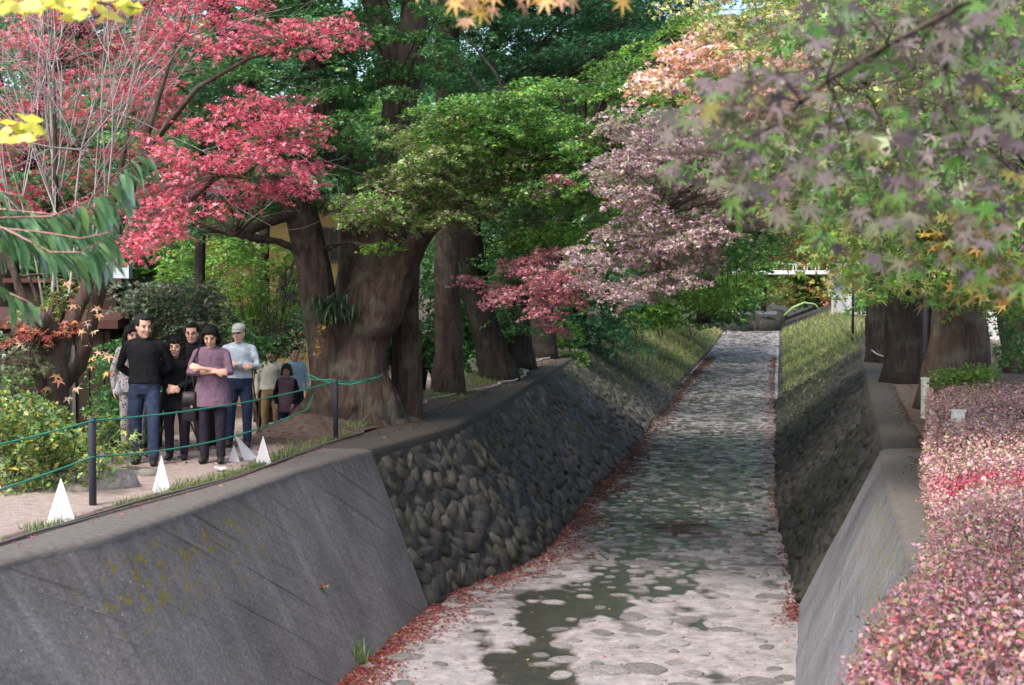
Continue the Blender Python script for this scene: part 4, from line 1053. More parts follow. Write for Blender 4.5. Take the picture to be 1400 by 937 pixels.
# ------------------------------------------------------------------ low planting on the left
def bush(name, label, base, pads, leaf, size, cols, seed, per=1.0, tilt=.6, group=None, cat='shrub', flat=.45, layers=4, droop=.4):
    r_ = np.random.default_rng(seed); root = thing(name, label, cat, base, 0, group); tw = Twigs(); cl = Cloud(leaf, seed)
    addpads(cl, tw, r_, pads, [np.array(base)+np.array([0, 0, .1]), np.array(base)+np.array([.4, 0, .15]), np.array(base)+np.array([-.5, 0, .15])], size, cols, per*1.5, lr=.45, flat=flat, layers=layers, droop=droop, tilt=tilt)
    cl.build('foliage', root, base); stuff(tw.build('stems', M['twig'], root, base)); return root
VINE = [(.13, .24, .05), (.20, .33, .06), (.09, .18, .05), (.28, .33, .06), (.12, .22, .08), (.45, .40, .08), (.16, .28, .09)]
bush('vine_shrub', 'leafy green and yellow vine bush left of the nearest fence post', (-5.1, 14.2, .0), fill(rg, [(-40, 540), (60, 560), (120, 590), (150, 640), (110, 672), (60, 680), (-40, 690)], 13.7, 14.8, 46, .26, VINE, 1.15), 'oval', .066, VINE, 601, .9)
bush('vine_shrub', 'leafy vine climbing round the foot of the small gnarled tree', (-5.2, 15.6, .0), fill(rg, [(0, 510), (50, 540), (90, 575), (120, 600), (130, 622), (60, 620), (0, 600)], 15.0, 15.9, 30, .26, VINE+GREEN, 1.1), 'oval', .062, VINE, 602, .9)
bush('vine_shrub', 'trailing vine with yellow green leaves beside the man in the black sweater', (-4.5, 15.6, .0), fill(rg, [(120, 560), (160, 570), (190, 600), (188, 622), (160, 625), (130, 600)], 15.1, 15.6, 10, .18, VINE, 1.0), 'maple', .07, [(.3, .36, .06), (.5, .42, .1), (.2, .3, .06)], 603, .5)
for kk, (poly, Y, cc, lab, n) in enumerate([([(150, 400), (300, 390), (300, 480), (250, 470), (160, 470)], 20.5, [(.10, .17, .10), (.18, .22, .15), (.24, .22, .17), (.08, .16, .07)], 'dusty grey green shrub above the man in the black sweater', 34),
        ([(325, 425), (420, 420), (430, 470), (400, 480), (330, 470)], 28.0, [(.06, .13, .07), (.05, .11, .06), (.08, .16, .09)], 'dark green shrub between the cap wearer and the huge maple', 24),
        ([(150, 480), (185, 470), (190, 590), (155, 590)], 18.6, GREEN, 'green shrub in the gap beside the dark shed', 12),
        ([(230, 330), (420, 330), (430, 430), (300, 440), (230, 410)], 24.5, BRIGHT, 'sunlit green maple sapling in front of the ochre house', 40),
        ([(170, 440), (340, 440), (350, 500), (180, 520)], 22.0, GREEN, 'green hedge shrub directly behind the waiting group', 26)]):
    ctr = np.mean(poly, 0); p = P(ctr[0], ctr[1], Y+.5); bz = float(hL(np.array(p.x), np.array(Y)))
    bush('garden_shrub', lab, (p.x, Y+.5, bz), fill(rg, poly, Y, Y+1.6, n, .40, cc, 1.0), 'far', .06, cc, 610+kk, 1.0)
# slim trunks among those shrubs
for (a, b_, Y, r0, lab) in (((292, 590, 22.4), (272, 400, 22.4), 22.4, .09, 'slim dark leaning trunk behind the waiting group'), ((362, 560, 28.5), (358, 390, 28.5), 28.5, .16, 'straight brown trunk in front of the ochre house')):
    q0 = P(*a); q1 = P(*b_); zb = float(hL(np.array(q0.x), np.array(Y)))
    bb = (q0.x, Y, zb); q2 = q1+Vector((.1, 0, 2.6))
    crown('maple_tree', lab, bb, [bb, tuple(q1), tuple(q2)], [r0*1.2, r0, r0*.6], ellpads(rg, (q2.x, Y, q2.z+.4), (1.6, 1.2, .9), 12, .6), 'far', .08, GREEN, 640+int(Y), .8, 'bark_dark')

# ------------------------------------------------------------------ close foliage, leaf by leaf
def hero_leaf(kind):
    if kind == 'maple':
        A7 = [rad(x) for x in (-135, -88, -45, 0, 45, 88, 135)]; Lr = (.38, .68, .92, 1.0, .92, .68, .38)
        V = [(0, 0, 0)]; 
        for i, (a, l) in enumerate(zip(A7, Lr)):
            for da, lr in ((-.17, .55), (0, 1), (.17, .55)): V.append((l*lr*math.cos(a+da), l*lr*math.sin(a+da), -.10*(l*lr)**2+(.03 if da else 0)))
            if i < 6: b_ = (a+A7[i+1])/2; V.append((.24*math.cos(b_), .24*math.sin(b_), .02))
        Fs = [(0, i, i+1) for i in range(1, len(V)-1)]
        n0 = len(V); V += [(0, .006, 0), (0, -.006, 0), (-.55, -.005, -.06), (-.55, .005, -.06)]; Fs += [(n0, n0+1, n0+2), (n0, n0+2, n0+3)]
    elif kind == 'ginkgo':
        V = [(0, 0, 0)]
        for i in range(11):
            a = rad(-58+116*i/10); r = 1.0-.10*abs(math.sin(i*1.9))-(.28 if i == 5 else 0); V.append((r*math.cos(a), r*math.sin(a), .05*math.sin(i)))
        Fs = [(0, i, i+1) for i in range(1, 11)]; n0 = len(V)
        V += [(0, .015, 0), (0, -.015, 0), (-.6, 0, .02)]; Fs += [(n0, n0+1, n0+2)]
    elif kind == 'lance':
        V, Fs = [], []; n = 8
        for i in range(n+1):
            t_ = i/n; w_ = .115*math.sin(PI*min(1, t_**.8))**.8+.002; z = -.34*t_**2; V += [(t_, -w_, z+.25*w_), (t_, 0, z), (t_, w_, z+.25*w_)]
        for i in range(n):
            for k in (0, 1): a = i*3+k; Fs += [(a, a+1, a+4), (a, a+4, a+3)]
    else:  # small oval with a fold
        V, Fs = [], []; n = 4
        for i in range(n+1):
            t_ = i/n; w_ = .30*math.sin(PI*(.08+.88*t_))**.8; z = -.12*(t_-.3)**2; V += [(t_, -w_, z+.12*w_), (t_, 0, z), (t_, w_, z+.12*w_)]
        for i in range(n):
            for k in (0, 1): a = i*3+k; Fs += [(a, a+1, a+4), (a, a+4, a+3)]
    return np.array(V, float), np.array(Fs)
HL = {k: hero_leaf(k) for k in ('maple', 'ginkgo', 'lance', 'oval')}
def mk(kind, name, cols, **kw):
    mats = leafmat(name, cols=cols, **kw); V, Fs = HL[kind]; r_ = np.random.default_rng(5); out = []
    for k in range(3):
        V2 = V.copy(); V2[:, 2] += .06*np.sin(V[:, 0]*4+k*2)*V[:, 1]+r_.normal(0, .008, len(V)); out.append(npmesh('leaf', V2, Fs, mats, smooth=(kind in ('lance', 'oval'))))
    return out
def place_leaf(me, parent, off, pos, size, yaw, pitch, roll):
    o = bpy.data.objects.new('leaf', me); C.objects.link(o); o.parent = parent
    o.location = Vector(pos)-Vector(off); o.rotation_euler = (roll, pitch, yaw); o.scale = (size,)*3; return o
r_ = np.random.default_rng(33)
mA = mk('maple', 'leaf_mauve', [(.125, .098, .118), (.15, .115, .14), (.11, .115, .09), (.17, .12, .13), (.10, .16, .06)], trans=.35, gloss=.02)
mB = mk('maple', 'leaf_green', [(.06, .17, .04), (.09, .22, .04), (.13, .25, .05), (.06, .15, .06), (.26, .22, .05)], trans=.45, gloss=.02)
b = tuple(P(1250, 120, 2.9))
nb = thing('maple_branch', 'very close drooping maple branch with muted mauve and green leaves filling the upper right', 'branch', b)
tw = Twigs()
main = [P(1480, -60, 3.3), P(1330, 0, 3.1), P(1215, 60, 3.0), P(1130, 110, 2.9), P(1060, 170, 2.8), P(990, 205, 2.7), P(880, 212, 2.6)]
tw.path(main, .010, .002)
sub = []
for k in range(34):
    s = main[r_.integers(0, 6)].lerp(main[r_.integers(1, 6)], .5) if k > 8 else main[k % 6]
    e = P(r_.uniform(930, 1420), r_.uniform(-20, 380), r_.uniform(2.3, 3.6)); 
    if (e.x/e.y*F+700 < 1050 and (400+(2-e.z)*F/e.y) < 120) : e = P(1250, r_.uniform(150, 330), 2.8)
    sub.append((np.array(s), np.array(e))); 
    m_ = np.array(s)*.5+np.array(e)*.5+np.array([0, 0, .08]); tw.path([s, m_, e], .0028, .001)
cnt = 0
def nearok(px, py):
    if px < 900 or py > 400: return 0
    lim_ = np.interp(px, [880, 930, 1000, 1060, 1120, 1200, 1400], [215, 120, 90, 70, -50, -60, -60]); low = np.interp(px, [880, 960, 1050, 1150, 1250, 1400], [230, 265, 320, 345, 380, 400])
    return py > lim_ and py < low
while cnt < 292:
    px, py = r_.uniform(880, 1430), r_.uniform(-30, 400)
    if not nearok(px, py): continue
    Y = r_.uniform(2.3, 3.7); p = np.array(P(px, py, Y)); me = (mA if r_.random() < (.72 if px < 1150 else .58) else mB)[r_.integers(0, 3)]
    place_leaf(me, nb, b, p, r_.uniform(.036, .054), r_.uniform(0, 2*PI) if r_.random() < .4 else r_.uniform(-2.4, -.7), r_.uniform(.4, 1.3), r_.normal(0, .5)); cnt += 1
    if cnt % 2: 
        j = int(np.argmin([np.linalg.norm((s+e)/2-p) for s, e in sub])); s, e = sub[j]; q = s*.35+e*.65; tw.seg(tuple(q), tuple(p), .0011, .0007)
stuff(tw.build('twigs', M['twig'], nb, b))
# second layer, a few metres farther
b = tuple(P(1300, 150, 6.0))
nb2 = thing('maple_branch', 'bright yellow green maple branch just beyond the closest mauve leaves at right', 'branch', b)
cl = Cloud('maple', 61); tw = Twigs(); rr = np.random.default_rng(61)
pads = fill(rr, [(1120, 330), (1180, 250), (1420, 240), (1430, 400), (1300, 400), (1220, 400), (1150, 360)], 6.0, 8.0, 26, .26, RG2+[(.3, .34, .08)], 1.0)
pads += fill(rr, [(1030, 60), (1120, -20), (1420, -20), (1420, 300), (1100, 300), (1000, 200)], 4.6, 7.5, 56, .26, [(.10, .24, .05), (.15, .30, .06), (.20, .24, .09), (.24, .18, .17), (.19, .15, .17), (.12, .27, .05)], .85)
pads += fill(rr, [(1290, 280), (1410, 270), (1420, 400), (1340, 390)], 5.6, 6.6, 8, .22, ORY, .4)
addpads(cl, tw, rr, pads, [np.array(P(1480, 20, 6.5)), np.array(P(1300, 60, 6.5)), np.array(P(1180, 120, 6.5)), np.array(P(1420, 250, 6.8))], .050, RG2, per=.75, tilt=.8, lr=.2)
for a_, c_ in zip([P(1600, -40, 6.5), P(1480, 20, 6.5), P(1300, 60, 6.5)], [P(1480, 20, 6.5), P(1300, 60, 6.5), P(1180, 120, 6.5)]): tw.seg(tuple(a_), tuple(c_), .02, .014)
tw.seg(tuple(P(1600, 160, 6.8)), tuple(P(1420, 250, 6.8)), .016, .01)
cl.build('foliage', nb2, b); stuff(tw.build('twigs', M['twig'], nb2, b))
# orange-yellow tips hanging at the top
mC = mk('maple', 'leaf_ochre', [(.55, .30, .06), (.62, .45, .08), (.45, .22, .12), (.5, .36, .2)], trans=.45)
b = tuple(P(680, -60, 3.4)); nb3 = thing('maple_branch', 'close ochre and yellow maple leaves hanging from the top edge of the view', 'branch', b); tw = Twigs()
tw.path([P(1100, -160, 3.4), P(820, -70, 3.4), P(700, -40, 3.4), P(620, -25, 3.4)], .006, .002)
for k in range(46):
    px = r_.uniform(555, 860); lo_ = np.interp(px, [555, 640, 680, 780, 860], [22, 34, 10, 2, 4]); py = r_.uniform(-60, lo_)
    p = P(px, py, r_.uniform(3.2, 3.6)); place_leaf(mC[k % 3], nb3, b, p, r_.uniform(.034, .05), r_.uniform(-2.3, -.8), r_.uniform(.8, 1.5), r_.normal(0, .5)); tw.seg(tuple(P(px, -50, 3.4)), tuple(p), .0012, .0008)
tw.build('twigs', M['twig'], nb3, b)
# ginkgo leaves
mD = mk('ginkgo', 'leaf_ginkgo', [(.62, .60, .06), (.72, .66, .10), (.50, .56, .07), (.75, .62, .22)], trans=.45)
b = tuple(P(100, -30, 4.2)); g1 = thing('ginkgo_branch', 'close ginkgo branch with yellow fan leaves across the top left corner', 'branch', b); tw = Twigs()
tw.path([P(-80, -30, 4.3), P(60, -6, 4.2), P(150, 6, 4.15), P(205, 14, 4.1)], .008, .002)
for k in range(64):
    px = r_.uniform(-20, 212); py = r_.uniform(-25, np.interp(px, [0, 60, 140, 200, 215], [6, 12, 24, 38, 30])); p = P(px, py, r_.uniform(4.0, 4.4))
    place_leaf(mD[k % 3], g1, b, p, r_.uniform(.04, .06), r_.uniform(-2.6, -.4), r_.uniform(.5, 1.3), r_.normal(0, .4))
tw.build('twigs', M['twig'], g1, b)
b = tuple(P(10, 165, 4.4)); g1 = thing('ginkgo_branch', 'small tuft of yellow ginkgo leaves at the left edge above the long leaves', 'branch', b); tw = Twigs()
tw.path([P(-80, 160, 4.5), P(0, 168, 4.4), P(50, 170, 4.35)], .006, .002)
for k in range(24):
    px = r_.uniform(-20, 58); p = P(px, r_.uniform(155, 186), r_.uniform(4.2, 4.5)); place_leaf(mD[k % 3], g1, b, p, r_.uniform(.035, .05), r_.uniform(-2.6, -.4), r_.uniform(.4, 1.3), r_.normal(0, .4))
tw.build('twigs', M['twig'], g1, b)
# long lance leaves on arching shoots
mE = mk('lance', 'leaf_lance', [(.09, .22, .10), (.13, .28, .12), (.11, .25, .14), (.18, .32, .09)], trans=.25, gloss=.22, rough=.35)
def shoot(pp, nleaf, label, size):
    pts = [np.array(P(*q)) for q in pp]; b = tuple(pts[0]); root = thing('chestnut_branch', label, 'branch', b, 0, 'arching shoots with long glossy leaves'); tw = Twigs(); tw.path(pts, .005, .002)
    seg = np.cumsum([0]+[np.linalg.norm(pts[i+1]-pts[i]) for i in range(len(pts)-1)])
    for k in range(nleaf):
        s = seg[-1]*(k+.5)/nleaf; i = min(len(pts)-2, int(np.searchsorted(seg, s))-1); i = max(0, i); t_ = (s-seg[i])/(seg[i+1]-seg[i]); p = pts[i]*(1-t_)+pts[i+1]*t_
        d = pts[i+1]-pts[i]; yw = math.atan2(d[1], d[0]); side_ = 1 if k % 2 else -1
        place_leaf(mE[k % 3], root, b, p, size*r_.uniform(.9, 1.2)*(1 if k < nleaf-4 else .75), r_.uniform(-.55, .35)+(.15 if k % 2 else -.25), r_.uniform(.35, .9), r_.normal(-.3, .35))
    tw.build('shoot', M['twig_red'], root, b)
shoot([(-90, 300, 5.6), (0, 298, 5.6), (70, 296, 5.5), (120, 275, 5.45), (160, 240, 5.4), (196, 205, 5.35)], 84, 'uppermost arching shoot with long green leaves at the left edge', .155)
shoot([(-90, 270, 5.9), (-10, 285, 5.9), (60, 292, 5.8), (120, 300, 5.8), (160, 262, 5.7)], 66, 'arching shoot with long leaves just behind the uppermost one', .15)
shoot([(-90, 330, 5.3), (0, 312, 5.3), (60, 318, 5.3), (110, 326, 5.25), (150, 318, 5.2)], 76, 'third arching leafy shoot, nearly level, at the left edge', .15)
shoot([(-90, 290, 5.0), (0, 310, 5.0), (30, 325, 4.95), (70, 345, 4.9), (110, 345, 4.9), (142, 328, 4.85)], 80, 'arching leafy shoot sweeping down in front of the small gnarled tree', .145)
shoot([(-90, 340, 4.9), (-30, 380, 4.9), (10, 400, 4.9), (38, 412, 4.85)], 30, 'lowest short leafy shoot at the left edge', .13)
shoot([(-90, 230, 5.5), (-40, 250, 5.5), (0, 262, 5.5), (28, 268, 5.5)], 20, 'short leafy tip above the level shoot at the left edge', .13)
# ------------------------------------------------------------------ hedge on the right
HE = curve([(1.5, .2), (3, .62), (4.95, 1.18), (6.2, 1.62), (7.3, 2.14), (8.9, 2.74), (11, 3.38), (13, 3.86), (15, 4.55), (20.5, 6.15), (22, 6.6)])
def hedgetop(x, y):
    b_ = .60+.05*fbm(np.stack([x*1.1, y*1.1, x*0], -1), 3)
    b_ = b_+.10*(1-sm(8.6, 9.2, y))-.16*np.exp(-((y-9.25)/.22)**2)+.04*np.exp(-((y-8.3)/.6)**2)
    d = x-HE(y); return b_-.35*np.exp(-np.clip(d, 0, 9)/.10)-.03
M['hedge_core'] = simple('hedge_core', (.09, .05, .045), .95, .4, 20, .6, .03)
HC = {'pink': [(.56, .28, .30), (.62, .35, .34), (.50, .25, .27), (.66, .41, .34), (.46, .27, .31), (.34, .31, .13), (.27, .27, .10), (.52, .25, .24), (.55, .42, .44)],
      'red': [(.50, .05, .09), (.58, .09, .12), (.40, .06, .12), (.5, .12, .2)],
      'near': [(.40, .19, .23), (.46, .23, .27), (.33, .15, .19), (.54, .29, .27), (.22, .20, .07), (.50, .15, .15), (.34, .23, .27), (.26, .25, .09), (.44, .30, .26)]}
def hedge(label, y0, y1, kind, seed, w=4.6):
    rr = np.random.default_rng(seed); ym = (y0+y1)/2; base = (float(HE(ym))+1, ym, 0); root = thing('azalea_hedge', label, 'hedge', base, 0, 'clipped hedge beside the right wall')
    rows = np.linspace(y0+.05, y1-.05, 60); dd = np.concatenate([[0, 0.0, .02, .06, .12, .2], np.linspace(.35, w, 26)])
    X = HE(rows)[:, None]+dd[None]+.12; Y = np.broadcast_to(rows[:, None], X.shape); Z = hedgetop(X-.05, Y)-.09; Z = Z-.25*(1-sm(0, .25, Y-y0))*.6-.25*(1-sm(0, .25, y1-Y))*.6
    Z[:, 0] = .0; under(obj('core', gridmesh('core', np.stack([X, Y, Z], -1), M['hedge_core'], flip=True), root), root)
    tw = Twigs(); cl = Cloud('oval', seed)
    # leaves: density falls with distance, size kept real
    n = int({True: 78000, False: 56000}[y0 < 6])
    ly = y0+(y1-y0)*rr.random(n)**1.5; f = rr.random(n); lx = HE(ly)+f**1.15*np.minimum(w, .36*ly+1.2-HE(ly)*.4+.6)
    side = rr.random(n) < .16
    z = hedgetop(lx, ly)+rr.normal(0, .028, n)+.02
    lx = np.where(side, HE(ly)+rr.normal(.02, .03, n), lx); z = np.where(side, rr.random(n)*.55+.03, z)
    endw = np.minimum(np.clip(ly-y0, 0, 1), np.clip(y1-ly, 0, 1)); z = z-.18*(1-sm(0, .25, endw))
    pos = np.stack([lx, ly, z], -1); nz = fbm(pos*np.array([1.6, 1.6, 1.6])+3, 3); rd = fbm(pos*.9+11, 2)
    redm = np.exp(-((ly-10.3)/.9)**2)*np.exp(-((lx-HE(ly)-.8)/1.1)**2) >.22
    redm = redm & (nz > -.15) if y0 > 6 else (rr.random(n) < .03)
    size = .025+.0011*np.clip(ly-5, 0, 12)
    sets = [('red', redm), ('near', ~redm & (ly < 7.6+nz*1.5)), ('pink', ~redm & (ly >= 7.6+nz*1.5))]
    for kk, mk_ in sets:
        if mk_.sum(): cl.add(pos[mk_], size[mk_], HC[kk], tilt=.6, droop=-.1, var=.28)
    cl.build('foliage', root, base)
    m_ = 1800; ty = y0+(y1-y0)*rr.random(m_)**1.4; tx = HE(ty)+rr.random(m_)**1.2*2.2; tz = hedgetop(tx, ty)
    for a in range(m_):
        d = rr.normal(0, .35, 2); L = rr.uniform(.05, .12); tw.seg((tx[a], ty[a], tz[a]-.08), (tx[a]+d[0]*L, ty[a]+d[1]*L, tz[a]+L*.45), .0030, .0016)
    stuff(tw.build('shoots', M['twig_red'], root, base)); return root, base
hr, hb = hedge('near clipped hedge of mauve and salmon leaves filling the lower right corner', 2.6, 9.3, 'near', 701)
mF = mk('oval', 'leaf_azalea', [(.33, .16, .22), (.38, .20, .27), (.26, .13, .17), (.20, .20, .07), (.42, .24, .26), (.30, .18, .24)], trans=.25, gloss=.10)
mG = mk('oval', 'leaf_azalea_red', [(.55, .06, .08), (.50, .12, .10), (.56, .3, .2)], trans=.3)
for k in range(300):
    yv = r_.uniform(4.3, 6.3); xv = float(HE(yv))+r_.random()**1.1*(.37*yv+.1-float(HE(yv))); zv = float(hedgetop(np.array(xv), np.array(yv)))+r_.uniform(.0, .05)
    place_leaf((mG if r_.random() < .12 else mF)[k % 3], hr, hb, (xv, yv, zv), r_.uniform(.028, .048), r_.uniform(0, 2*PI), r_.normal(-.15, .4), r_.normal(0, .45))
hedge('far clipped hedge of pink leaves with a scarlet patch at its near end', 9.35, 21.3, 'pink', 702, 6.5)
bush('azalea_shrub', 'low green tufted shrub at the far end of the pink hedge', (7.1, 22.2, 0), fill(rg, [(1275, 505), (1350, 500), (1362, 520), (1280, 525)], 21.6, 22.8, 12, .28, BRIGHT+[(.2, .24, .06)], 1.0), 'far', .05, BRIGHT, 703, 1.0)

# ------------------------------------------------------------------ grass, moss plants and fallen leaves
def scatter(name, leaf, n, fn, size, cols, seed, kindobj=True, **kw):
    rr = np.random.default_rng(seed); cl = Cloud(leaf, seed); pos, *rest = fn(rr, n); cl.add(pos, (rest[0] if rest else size), cols, **kw); return cl
def putstuff(cl, name, label, cat): o = stuff(obj(name, cl.mesh(name))); return tag(o, label, cat)
GR = [(.10, .18, .04), (.15, .24, .06), (.08, .14, .04), (.22, .26, .09)]
def g1_(rr, n):
    y = 7+rr.random(n)**1.3*16; y = np.sort(y); d = .03+np.abs(rr.normal(0, .16, n))*(.7+.6*vnoise(np.stack([y*1.1, y*0, y*0], -1)))
    keep = vnoise(np.stack([y*1.6, d*4, y*0+3], -1)) > -.35; y, d = y[keep], d[keep]; x = LO(y)-d; return (np.stack([x, y, hL(x, y)+.004], -1),)
cl = scatter('g', 'blade', 9000, g1_, .07, GR, 801, droop=-1.0, tilt=.35, var=.25)
def g2_(rr, n):
    y = 21+rr.random(n)*14; d = .05+rr.random(n)*1.3; keep = fbm(np.stack([y*.6, d*1.5, y*0+7], -1), 3) > .08; y, d = y[keep], d[keep]; x = LO(y)-d; return (np.stack([x, y, hL(x, y)+.004], -1),)
rr = np.random.default_rng(5); p2 = g2_(rr, 9000)[0]; cl.add(p2, .08, GR, droop=-1.0, tilt=.35)
putstuff(cl, 'grass', 'thin strip of short green grass along the left wall top', 'grass')
# grassy sunlit banks down the canal
def bank(rr, n, TF, FF, y0, y1, v0, v1, lean):
    y = y0+(y1-y0)*rr.random(n)**.8; v = v0+(v1-v0)*rr.random(n); x = TF(y)*(1-v)+FF(y)*v; z = ((TL if TF is LT else TOPZ)(y)-.05)*(1-v)+(BED+TOPZ(y)*.8)*v; p = np.stack([x, y, z+.05], -1)
    e = sm(0, .15, (y-y0)/(y1-y0)); k = rr.random(n) < (.25+.75*e)*(.6+.6*fbm(p*np.array([.4, .25, 1.2]), 3)+.25); return p[k], .12+.0042*(y[k]-40)
MOSSG = [(.20, .26, .07), (.28, .32, .10), (.14, .20, .05), (.32, .30, .14), (.24, .22, .11)]
rr = np.random.default_rng(8); cl = Cloud('blade', 8)
p, s = bank(rr, 30000, LT, LF, 50, 118, .0, .95, 0); cl.add(p, s, MOSSG, droop=-.6, tilt=.6, var=.3)
DKG = [(.06, .085, .025), (.05, .07, .02), (.09, .10, .04)]
p, s = bank(rr, 9000, LT, LF, 36, 56, .0, .7, 0); cl.add(p, s*.8, DKG, droop=-.2, tilt=.7, var=.3)
putstuff(cl, 'bank_grass', 'yellow green grass and weeds on the far left canal bank', 'grass')
cl = Cloud('blade', 9)
p, s = bank(rr, 26000, RT, RF, 46, 118, .0, .9, 0); cl.add(p, s, MOSSG+[(.2, .3, .06)], droop=-.6, tilt=.6, var=.3)
p, s = bank(rr, 6000, RT, RF, 32, 50, .35, .95, 0); cl.add(p, s*.8, DKG, droop=-.2, tilt=.7, var=.3)
y = 60+50*rr.random(3000); x = RT(y)+rr.random(3000)*2-.6; cl.add(np.stack([x, y, TOPZ(y)+0*x+.02], -1), .32, MOSSG, droop=-.9, tilt=.4)
putstuff(cl, 'bank_grass', 'bright grass and weeds on the far right canal bank by the white house', 'grass')
# fallen leaves
FL = [(.26, .045, .055), (.32, .07, .08), (.20, .035, .045), (.28, .10, .09), (.15, .05, .045), (.30, .06, .07), (.20, .05, .05), (.42, .26, .08)]
FB = [(.12, .050, .032), (.09, .040, .028), (.15, .07, .04), (.07, .035, .026)]
cl = Cloud('maple', 10); rr = np.random.default_rng(10)
n = 15000; y = 13.2+rr.random(n)**1.5*24; wd = np.where(y < 17, .22, np.where(y < 22, .30, .24)); off = np.abs(rr.normal(0, 1, n))*wd*(1+.8*fbm(np.stack([y*.9, y*0, y*0], -1), 3)); off2 = off-.04
x = LF(y)+off2+.04; keep = (off < .9); x, y = x[keep], y[keep]; z = np.maximum(bedz(x, y), WL+TOPZ(y)*.8)+.012+rr.random(len(x))*.03*np.exp(-(x-LF(y))/.3)
pm = y < 27+rr.normal(0, 2, len(y)); pos = np.stack([x, y, z], -1)
cl.add(pos[pm], .034, FL, tilt=.35, droop=0, var=.25); cl.add(pos[~pm], .045, FB, tilt=.35, droop=0, var=.3)
n = 5000; y = 27+rr.random(n)*60; x = LF(y)+np.abs(rr.normal(0, .26, n)); cl.add(np.stack([x, y, np.maximum(bedz(x, y), WL+TOPZ(y)*.8)+.02], -1), .06+.001*(y-27), FB, tilt=.35, droop=0, var=.3)
putstuff(cl, 'fallen_leaves', 'drift of fallen red maple leaves along the foot of the left canal wall', 'leaves')
cl = Cloud('maple', 12)
n = 2600; y = 17+rr.random(n)**1.2*70; x = RF(y)-np.abs(rr.normal(0, .10+.10*(y > 30), n)); cl.add(np.stack([x, y, np.maximum(bedz(x, y), WL)+.015+.8*TOPZ(y)*0], -1), .04+.0008*(y-17), FB+FL[:2], tilt=.35, droop=0)
n = 260; y = 17.5+rr.normal(0, .35, n); x = RF(y)-np.abs(rr.normal(0, .12, n)); cl.add(np.stack([x, y, bedz(x, y)+.015], -1), .04, FL, tilt=.3, droop=0)
putstuff(cl, 'fallen_leaves', 'thin line of brown fallen leaves along the foot of the right canal wall', 'leaves')
cl = Cloud('maple', 13)
n = 900; y = 13.5+rr.random(n)**1.5*30; uu = rr.random(n); x = LF(y)*(1-uu)+RF(y)*uu; cl.add(np.stack([x, y, np.maximum(bedz(x, y), WL)+.012], -1), .032, FL+[(.5, .4, .08)], tilt=.25, droop=0)
# patch around the stranded twigs
n = 420; a = rr.normal(0, 1, (n, 2)); c_ = P(935, 722, 24); x = 2.95+a[:, 0]*.34; y = 23.6+a[:, 1]*.38-a[:, 0]*.3; cl.add(np.stack([x, y, np.maximum(bedz(x, y), WL)+.02+.04*rr.random(n)], -1), .035, FB+[(.25, .08, .05)], tilt=.4, droop=0)
putstuff(cl, 'fallen_leaves', 'scattered single fallen leaves on the stony canal bed', 'leaves')
cl = Cloud('maple', 14)
n = 9000; y = 16+rr.random(n)**1.2*34; d = .0+rr.random(n)*5; k = rr.random(n) < np.clip(.35+.6*fbm(np.stack([y*.5, d*.8, d*0], -1), 3)+.25*(d > 1.2), 0, 1); y, d = y[k], d[k]; x = LO(y)-d
cl.add(np.stack([x, y, hL(x, y)+.015], -1), .045, FB+[(.24, .12, .07), (.3, .08, .06), (.28, .2, .12)], tilt=.35, droop=0)
n = 700; y = 19+rr.random(n)*25; x = LO(y)+rr.random(n)**1.5*.9*(LT(y)-LO(y)); cl.add(np.stack([x, y, x*0+.014], -1), .04, FB, tilt=.35, droop=0)
n = 420; y = 10.5+rr.random(n)*9; d = rr.normal(.0, .13, n); x = LO(y)-d; cl.add(np.stack([x, y, np.where(d > 0, hL(x, y), 0)+.012], -1), .028, [(.45, .08, .14), (.36, .07, .1), (.5, .2, .1)], tilt=.25, droop=0)
putstuff(cl, 'fallen_leaves', 'brown leaf litter on the left path and under the maples', 'leaves')
cl = Cloud('maple', 15); n = 420; y = 13+rr.random(n)*16; x = RO(y)-np.abs(rr.normal(0, .16, n)); cl.add(np.stack([x, y, x*0+.014], -1), .035, FB+[(.26, .14, .08)], tilt=.35, droop=0)
n = 6000; y = 19+rr.random(n)**1.2*45; d = .3+rr.random(n)*6; x = RO(y)+d
cl.add(np.stack([x, y, hR(x, y)+.015], -1), .05, FB+[(.26, .14, .08)], tilt=.35, droop=0)
putstuff(cl, 'fallen_leaves', 'brown leaf litter under the maples on the right bank', 'leaves')
# single weeds on the concrete
def weed(label, p, n, sz, cols, leaf, seed, **kw):
    root = thing('weed', label, 'plant', tuple(p)); cl = Cloud(leaf, seed); rr = np.random.default_rng(seed); cl.add(np.array(p)+rr.normal(0, sz*.35, (n, 3))*np.array([1, .5, .6]), sz, cols, **kw); cl.build('leaves', root, tuple(p))
def onwallL(px, py):
    for yv in np.arange(9, 17.7, .02):
        for_ = P(px, py, yv); v = (for_.z+.05)/(BED-.06+.05)
        if 0 <= v <= 1 and abs(for_.x-(float(LT(yv))*(1-v)+float(LF(yv))*v+.06)) < .02: return for_
    return P(px, py, 14)
weed('small reddish weed rooted in a crack of the left concrete wall', onwallL(440, 802), 26, .05, [(.40, .10, .08), (.3, .2, .1), (.12, .2, .05)], 'oval', 3, tilt=.8)
weed('tuft of green grass at the foot of the left concrete wall', P(487, 905, 14.9), 40, .22, [(.12, .22, .06), (.25, .32, .10)], 'blade', 4, droop=-1.1, tilt=.3)
